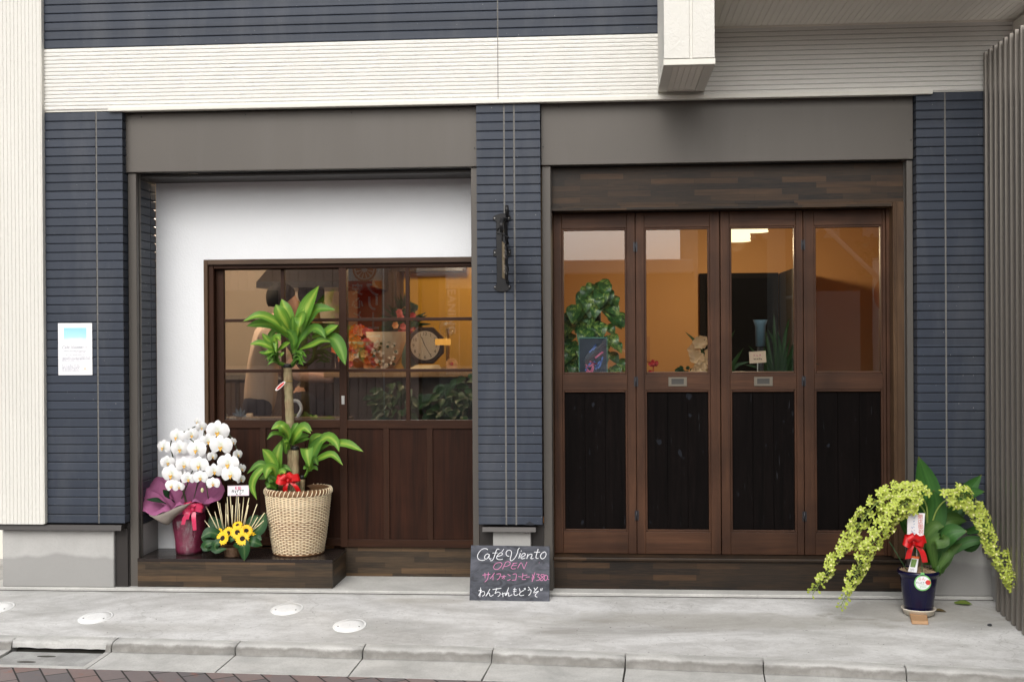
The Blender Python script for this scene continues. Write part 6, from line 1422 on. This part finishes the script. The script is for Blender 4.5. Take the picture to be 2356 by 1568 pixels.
def f(m):
    m.lathe([(.001, cpz + .197), (.089, cpz + .195)], pc_, 24)
    for k in range(420):
        a = rnd.uniform(0, 6.28); r = .086 * math.sqrt(rnd.random()); p = pc_ + Vector((r * math.cos(a), r * math.sin(a), cpz + .198 + rnd.uniform(0, .008)))
        d = Vector((rnd.uniform(-1, 1), rnd.uniform(-1, 1), rnd.uniform(-.3, .6))).normalized() * rnd.uniform(.004, .008)
        m.obox(p, d, d.orthogonal().normalized() * .003, d.cross(d.orthogonal()).normalized() * .002)
part('bark_chips', cyp, simple('bark_chips', (.34, .24, .14), .85, .4, 60), f)
CL = leaf_mat('cymbidium_leaf', (.036, .12, .024), (.06, .175, .035), (.036, .12, .024), .012, .33, .25)
CLL = leaf_mat('pale_cymbidium_leaf', (.05, .12, .02), (.09, .18, .035), (.07, .15, .03), .015, .4, .25)
for (mi, w, pts) in ((0, 165, [(1005, 960, -.26), (1010, 650, -.22), (985, 350, -.20), (912, 88, -.22)]), (0, 56, [(990, 700, -.22), (960, 430, -.18), (905, 345, -.17), (853, 280, -.17)]), (0, 150, [(1005, 900, -.25), (1030, 660, -.24), (1045, 500, -.24), (1035, 358, -.25)]), (0, 110, [(1080, 800, -.22), (1180, 600, -.15), (1300, 380, -.12), (1420, 235, -.13)]), (0, 78, [(1170, 640, -.2), (1270, 450, -.17), (1340, 385, -.2), (1446, 372, -.24)]),
                     (1, 84, [(935, 850, -.30), (965, 740, -.33), (1040, 650, -.34), (1117, 652, -.34)]), (1, 100, [(1045, 980, -.30), (1020, 800, -.34), (1060, 770, -.36), (1118, 760, -.36), (1110, 715, -.36)]), (0, 118, [(1010, 960, -.27), (1090, 790, -.31), (1180, 700, -.33), (1304, 690, -.34)]), (0, 70, [(1050, 960, -.24), (1170, 850, -.24), (1320, 770, -.26), (1512, 755, -.28)]), (0, 66, [(1080, 960, -.22), (1220, 800, -.2), (1330, 820, -.2), (1420, 770, -.2)]),
                     (0, 88, [(1300, 700, -.15), (1480, 640, -.12), (1590, 615, -.12), (1672, 690, -.14)]), (0, 86, [(1500, 830, -.16), (1610, 860, -.14), (1690, 930, -.14), (1736, 1025, -.15)]), (0, 64, [(900, 860, -.22), (830, 700, -.20), (790, 610, -.20), (758, 540, -.2)]), (0, 95, [(960, 860, -.2), (920, 640, -.17), (890, 520, -.17), (900, 440, -.17)]), (1, 92, [(1010, 930, -.27), (1120, 640, -.24), (1200, 590, -.23), (1300, 610, -.22)]),
                     (0, 70, [(1030, 900, -.2), (1080, 700, -.17), (1130, 560, -.15), (1165, 480, -.15)]), (1, 64, [(1060, 1000, -.30), (1130, 900, -.31), (1150, 850, -.30), (1140, 830, -.28)]), (1, 72, [(1090, 1010, -.28), (1130, 930, -.29), (1160, 860, -.27), (1260, 790, -.25)]), (0, 56, [(1000, 850, -.2), (970, 600, -.16), (950, 480, -.15), (960, 420, -.15)]), (0, 58, [(1060, 900, -.2), (1170, 700, -.17), (1230, 600, -.16), (1180, 520, -.15)])):
    part('leaf', cyp, (CL, CLL)[mi], lambda m: m.leaf([C5(*p) for p in pts], w * .00062 * 1.25, (rnd.uniform(-.2, .3), -.95, .4), seg=12, peak=.55, base=.4, fold=.14))
def f(m):
    m.ball(C5(1070, 1000, -.29), .024, 14, 0, (.8, .8, 1.35)); m.ball(C5(1040, 950, -.28), .018, 12, 0, (.7, .7, 1.9)); m.ball(C5(1100, 985, -.27), .02, 12, 0, (.8, .8, 1.4))
part('pseudobulb', cyp, CLL, f)
YG = NT('yellow_green_petal').set(.5, 0, .4)
sep = YG.new('SeparateXYZ'); YG.l.new(YG.tc.outputs['UV'], sep.inputs[0])
YG.color(YG.mix(YG.noise(YG.mapping(), 25, 2), YG.ramp(sep.outputs[1], [(0, (.46, .54, .13)), (1, (.34, .42, .045))]), (.45, .52, .08)))
YG.b.inputs['Subsurface Weight'].default_value = .2; YG.b.inputs['Subsurface Radius'].default_value = (.008, .008, .003); YG = YG.m
YLIP = simple('pale_cymbidium_lip', (.68, .66, .30), .5); YST = simple('yellow_green_stem', (.22, .30, .06), .5)
def spray(path, wid, n, bud, t0):
    pts = spline([C5(*p) for p in path], 60)
    def f(m):
        for k in range(n):
            t = t0 + (1 - t0) * (k + rnd.random()) / n; i = min(59, int(t * 60)); ax = pts[i].lerp(pts[i + 1], t * 60 - i); tg_ = (pts[min(i + 2, 60)] - pts[max(i - 1, 0)]).normalized()
            w = wid * (1 - .45 * t) * .5; a = rnd.uniform(0, 6.283)
            n1_ = tg_.cross(Vector((0, 1, 0))).normalized(); n2_ = tg_.cross(n1_)
            off = (n1_ * math.cos(a) + n2_ * math.sin(a)); off.y = off.y * .8 - .12
            rad = w * rnd.uniform(.45, 1.12) * (1 if t < .9 else .7)
            c = ax + off * rad + tg_ * .012
            m.tube([ax, ax.lerp(c, .6) + Vector((0, 0, .004)), c], [.0014, .0012, .0010], 5, 2, False)
            dirv = (off + Vector((0, -.75, .1)) + tg_ * .35).normalized()
            e1 = dirv.orthogonal().normalized(); e1 = (Matrix.Rotation(rnd.uniform(0, 6.28), 3, dirv) @ e1); e2 = dirv.cross(e1)
            if t > bud:
                m.leaf([c, c + dirv * .010, c + dirv * .020], .011, e1, seg=4, m=0, fold=.5); m.leaf([c, c + dirv * .010, c + dirv * .020], .011, -e1, seg=4, m=0, fold=.5); continue
            R__ = rnd.uniform(.022, .029) * (1 - .15 * t)
            for q in range(5):
                b = 6.283 * q / 5 + .3; d = e1 * math.cos(b) + e2 * math.sin(b)
                m.leaf([c, c + d * R__ * .55 + dirv * R__ * .25, c + d * R__ + dirv * R__ * rnd.uniform(-.1, .35)], R__ * .52, dirv, seg=4, m=0, fold=.2, peak=.5, base=.4)
            m.leaf([c + dirv * .002, c + dirv * .010 - e2 * .003, c + dirv * .011 - e2 * .009], .010, dirv, seg=3, m=1, base=.6)
    o = part('flower_spray', cyp, [YG, YLIP, YST], f)
    part('stem', o, YST, lambda m: m.tube(pts, [.0042 - .0028 * k / 60 for k in range(61)], 8))
spray([(985, 640, -.26), (975, 480, -.27), (900, 385, -.30), (760, 370, -.33), (620, 420, -.36), (480, 580, -.38), (350, 770, -.38), (200, 985, -.37), (65, 1192, -.36)], .108, 135, .93, .20)
spray([(990, 700, -.28), (965, 540, -.33), (880, 450, -.38), (780, 480, -.41), (680, 580, -.43), (590, 720, -.44), (480, 880, -.44), (380, 1080, -.43), (285, 1300, -.42)], .106, 130, .92, .20)
spray([(1000, 700, -.27), (1060, 520, -.28), (1150, 430, -.30), (1260, 420, -.32), (1360, 510, -.34), (1440, 650, -.36), (1530, 840, -.38), (1630, 1020, -.40), (1715, 1140, -.40), (1790, 1275, -.40)], .11, 150, .965, .19)
part('stake', cyp, simple('green_plastic_stake', (.03, .10, .03), .4), lambda m: (m.tube([C5(820, 1005, -.30), C5(680, 775, -.28)], .0022, 6), m.ball(C5(680, 775, -.28), .0035, 6)))
part('stake', cyp, simple('green_plastic_stake', (.03, .10, .03), .4), lambda m: m.tube([C5(945, 1080, -.36), C5(938, 905, -.35)], .002, 6))
part('stake', cyp, simple('green_plastic_stake', (.03, .10, .03), .4), lambda m: m.tube([C5(1000, 990, -.30), C5(1050, 700, -.32)], .002, 6))
gc2 = thing('gift_card', (1.53, -.36, .35), 'tall white opening gift card with red characters standing in the navy pot', 'card')
part('card', gc2, M['white_paper'], lambda m: m.prism([C5(823, 537, -.37), C5(822, 728, -.37), C5(950, 778, -.37), C5(965, 545, -.37)], (0, .0012, 0)))
part('stick', gc2, simple('white_card_stick', (.7, .7, .7), .4), lambda m: m.tube([C5(898, 700, -.367), C5(900, 1000, -.33)], .002, 6))
p_ = C5(905, 598, -.3712); q_ = C5(945, 600, -.3712)
for k, chh in enumerate('開店御祝'):
    text_mesh('red_lettering', chh, .026, C5(904 + 2 * k, 590 + 40 * k, -.3712), (1, 0, 0), (0, 0, 1), simple('red_card_ink', (.6, .12, .08), .7), gc2, 'LEFT')
def f(m):
    for (x0, ys, h) in ((868, range(578, 760, 24), 14), (850, range(650, 745, 30), 22)):
        for y in ys:
            for _ in range(4 if h > 20 else 3):
                a = C5(x0 + rnd.uniform(0, 18), y + rnd.uniform(0, h), -.3712); b = C5(x0 + rnd.uniform(0, 20), y + rnd.uniform(0, h), -.3712); stroke(m, [a, b], .0014, (0, -1, 0))
part('blue_handwriting', gc2, simple('blue_card_ink', (.12, .28, .5), .7), f)
def f(m): bow(m, C5(870, 775, -.39), 1.0, [(.3, .055, .04, .02), (2.85, .05, .045, .02), (1.0, .04, .036, .03), (2.1, .045, .036, .028), (-.25, .045, .03, .02)], [(.055, -.098, .0), (-.026, -.082, .0)])
part('bow', gc2, redrib, f)
pt = tag(part('plant_label', None, M['white_paper'], lambda m: m.prism([C5(862, 890, -.345), C5(828, 1012, -.345), C5(898, 1022, -.345), C5(915, 895, -.345)], (0, .001, 0))), 'white plant label with an orange top stuck in the bark chips', 'plant label')
def f(m): m.prism([C5(858, 888, -.346), C5(853, 905, -.346), C5(918, 912, -.346), C5(922, 893, -.346)], (0, .0008, 0))
part('top_band', pt, simple('orange_label_band', (.65, .13, .03), .6), f)
part('picture', pt, simple('green_label_picture', (.14, .24, .06), .6, .7, 90), lambda m: m.prism([C5(858, 912, -.346), C5(846, 975, -.346), C5(884, 980, -.346), C5(902, 916, -.346)], (0, .0008, 0)))
part('print', pt, dk, lambda m: [stroke(m, [C5(848 + 7 * k, 990 + rnd.uniform(-4, 4), -.3462), C5(842 + 8 * k, 1010 + rnd.uniform(-4, 4), -.3462)], .0012, (0, -1, 0)) for k in range(5)])
rt_ = tag(part('round_tag', None, simple('green_tag_ring', (.18, .50, .16), .5), lambda m: (m.prism([C5(946 + 68 * math.cos(a), 1104 - 64 * math.sin(a), -.364) for a in [2 * math.pi * k / 40 for k in range(40)]], (0, .0012, 0)), m.prism([C5(*q, -.364) for q in ((930, 1022), (930, 1050), (960, 1050), (960, 1022))], (0, .001, 0)))), 'round white tag with a green ring hanging on the front of the navy pot', 'tag')
part('face', rt_, M['white_paper'], lambda m: m.prism([C5(946 + 58 * math.cos(a), 1104 - 54 * math.sin(a), -.3648) for a in [2 * math.pi * k / 40 for k in range(40)]], (0, .0006, 0)))
part('red_dot', rt_, simple('red_dot_print', (.62, .05, .04), .6), lambda m: m.prism([C5(990 + 21 * math.cos(a), 1101 - 20 * math.sin(a), -.3656) for a in [2 * math.pi * k / 24 for k in range(24)]], (0, .0006, 0)))
text_mesh('lettering', 'らん', .018, C5(908, 1082, -.3662), (1, 0, 0), (0, 0, 1), FC[2], rt_, 'LEFT')
text_mesh('lettering', 'がんばろう', .0105, C5(891, 1108, -.3662), (1, 0, 0), (0, 0, 1), bk, rt_, 'LEFT', .95)
part('small_print', rt_, simple('green_print', (.1, .4, .15), .6), lambda m: [stroke(m, [C5(*a, -.3662), C5(*b, -.3662)], .0013, (0, -1, 0)) for a, b in (((925, 1130), (930, 1148)), ((928, 1132), (978, 1126)), ((935, 1142), (975, 1138)), ((915, 1120), (960, 1117)))])

# ------------------------------------------------------------------ fallen leaves, pebble
LF = leaf_mat('fallen_leaf', (.10, .17, .03), (.17, .25, .04), (.2, .16, .05), .02, .5)
o = part('fallen_leaf', None, LF, lambda m: m.leaf([Vector((1.762, -.085, .004)), Vector((1.805, -.10, .012)), Vector((1.848, -.105, .002))], .034, (0, -.5, 1), seg=8, peak=.45, base=.2, curl=.1))
tag(o, 'green fallen leaf lying before the right plinth', 'leaf')
o = part('fallen_leaf', None, leaf_mat('dry_leaf', (.10, .075, .03), (.15, .11, .05)), lambda m: m.leaf([Vector((1.632, -.205, -.008)), Vector((1.655, -.215, -.002)), Vector((1.685, -.225, -.010))], .024, (0, -.4, 1), seg=6, curl=.1))
tag(o, 'small brown fallen leaf beside the ivory saucer', 'leaf')
o = part('pebble', None, simple('dark_pebble', (.03, .032, .035), .7), lambda m: m.ball((1.829, -.434, SL * -.434 + .006), .011, 10, 0, (1.1, .8, .6)))
tag(o, 'small dark pebble on the pavement near the metal screen', 'pebble')
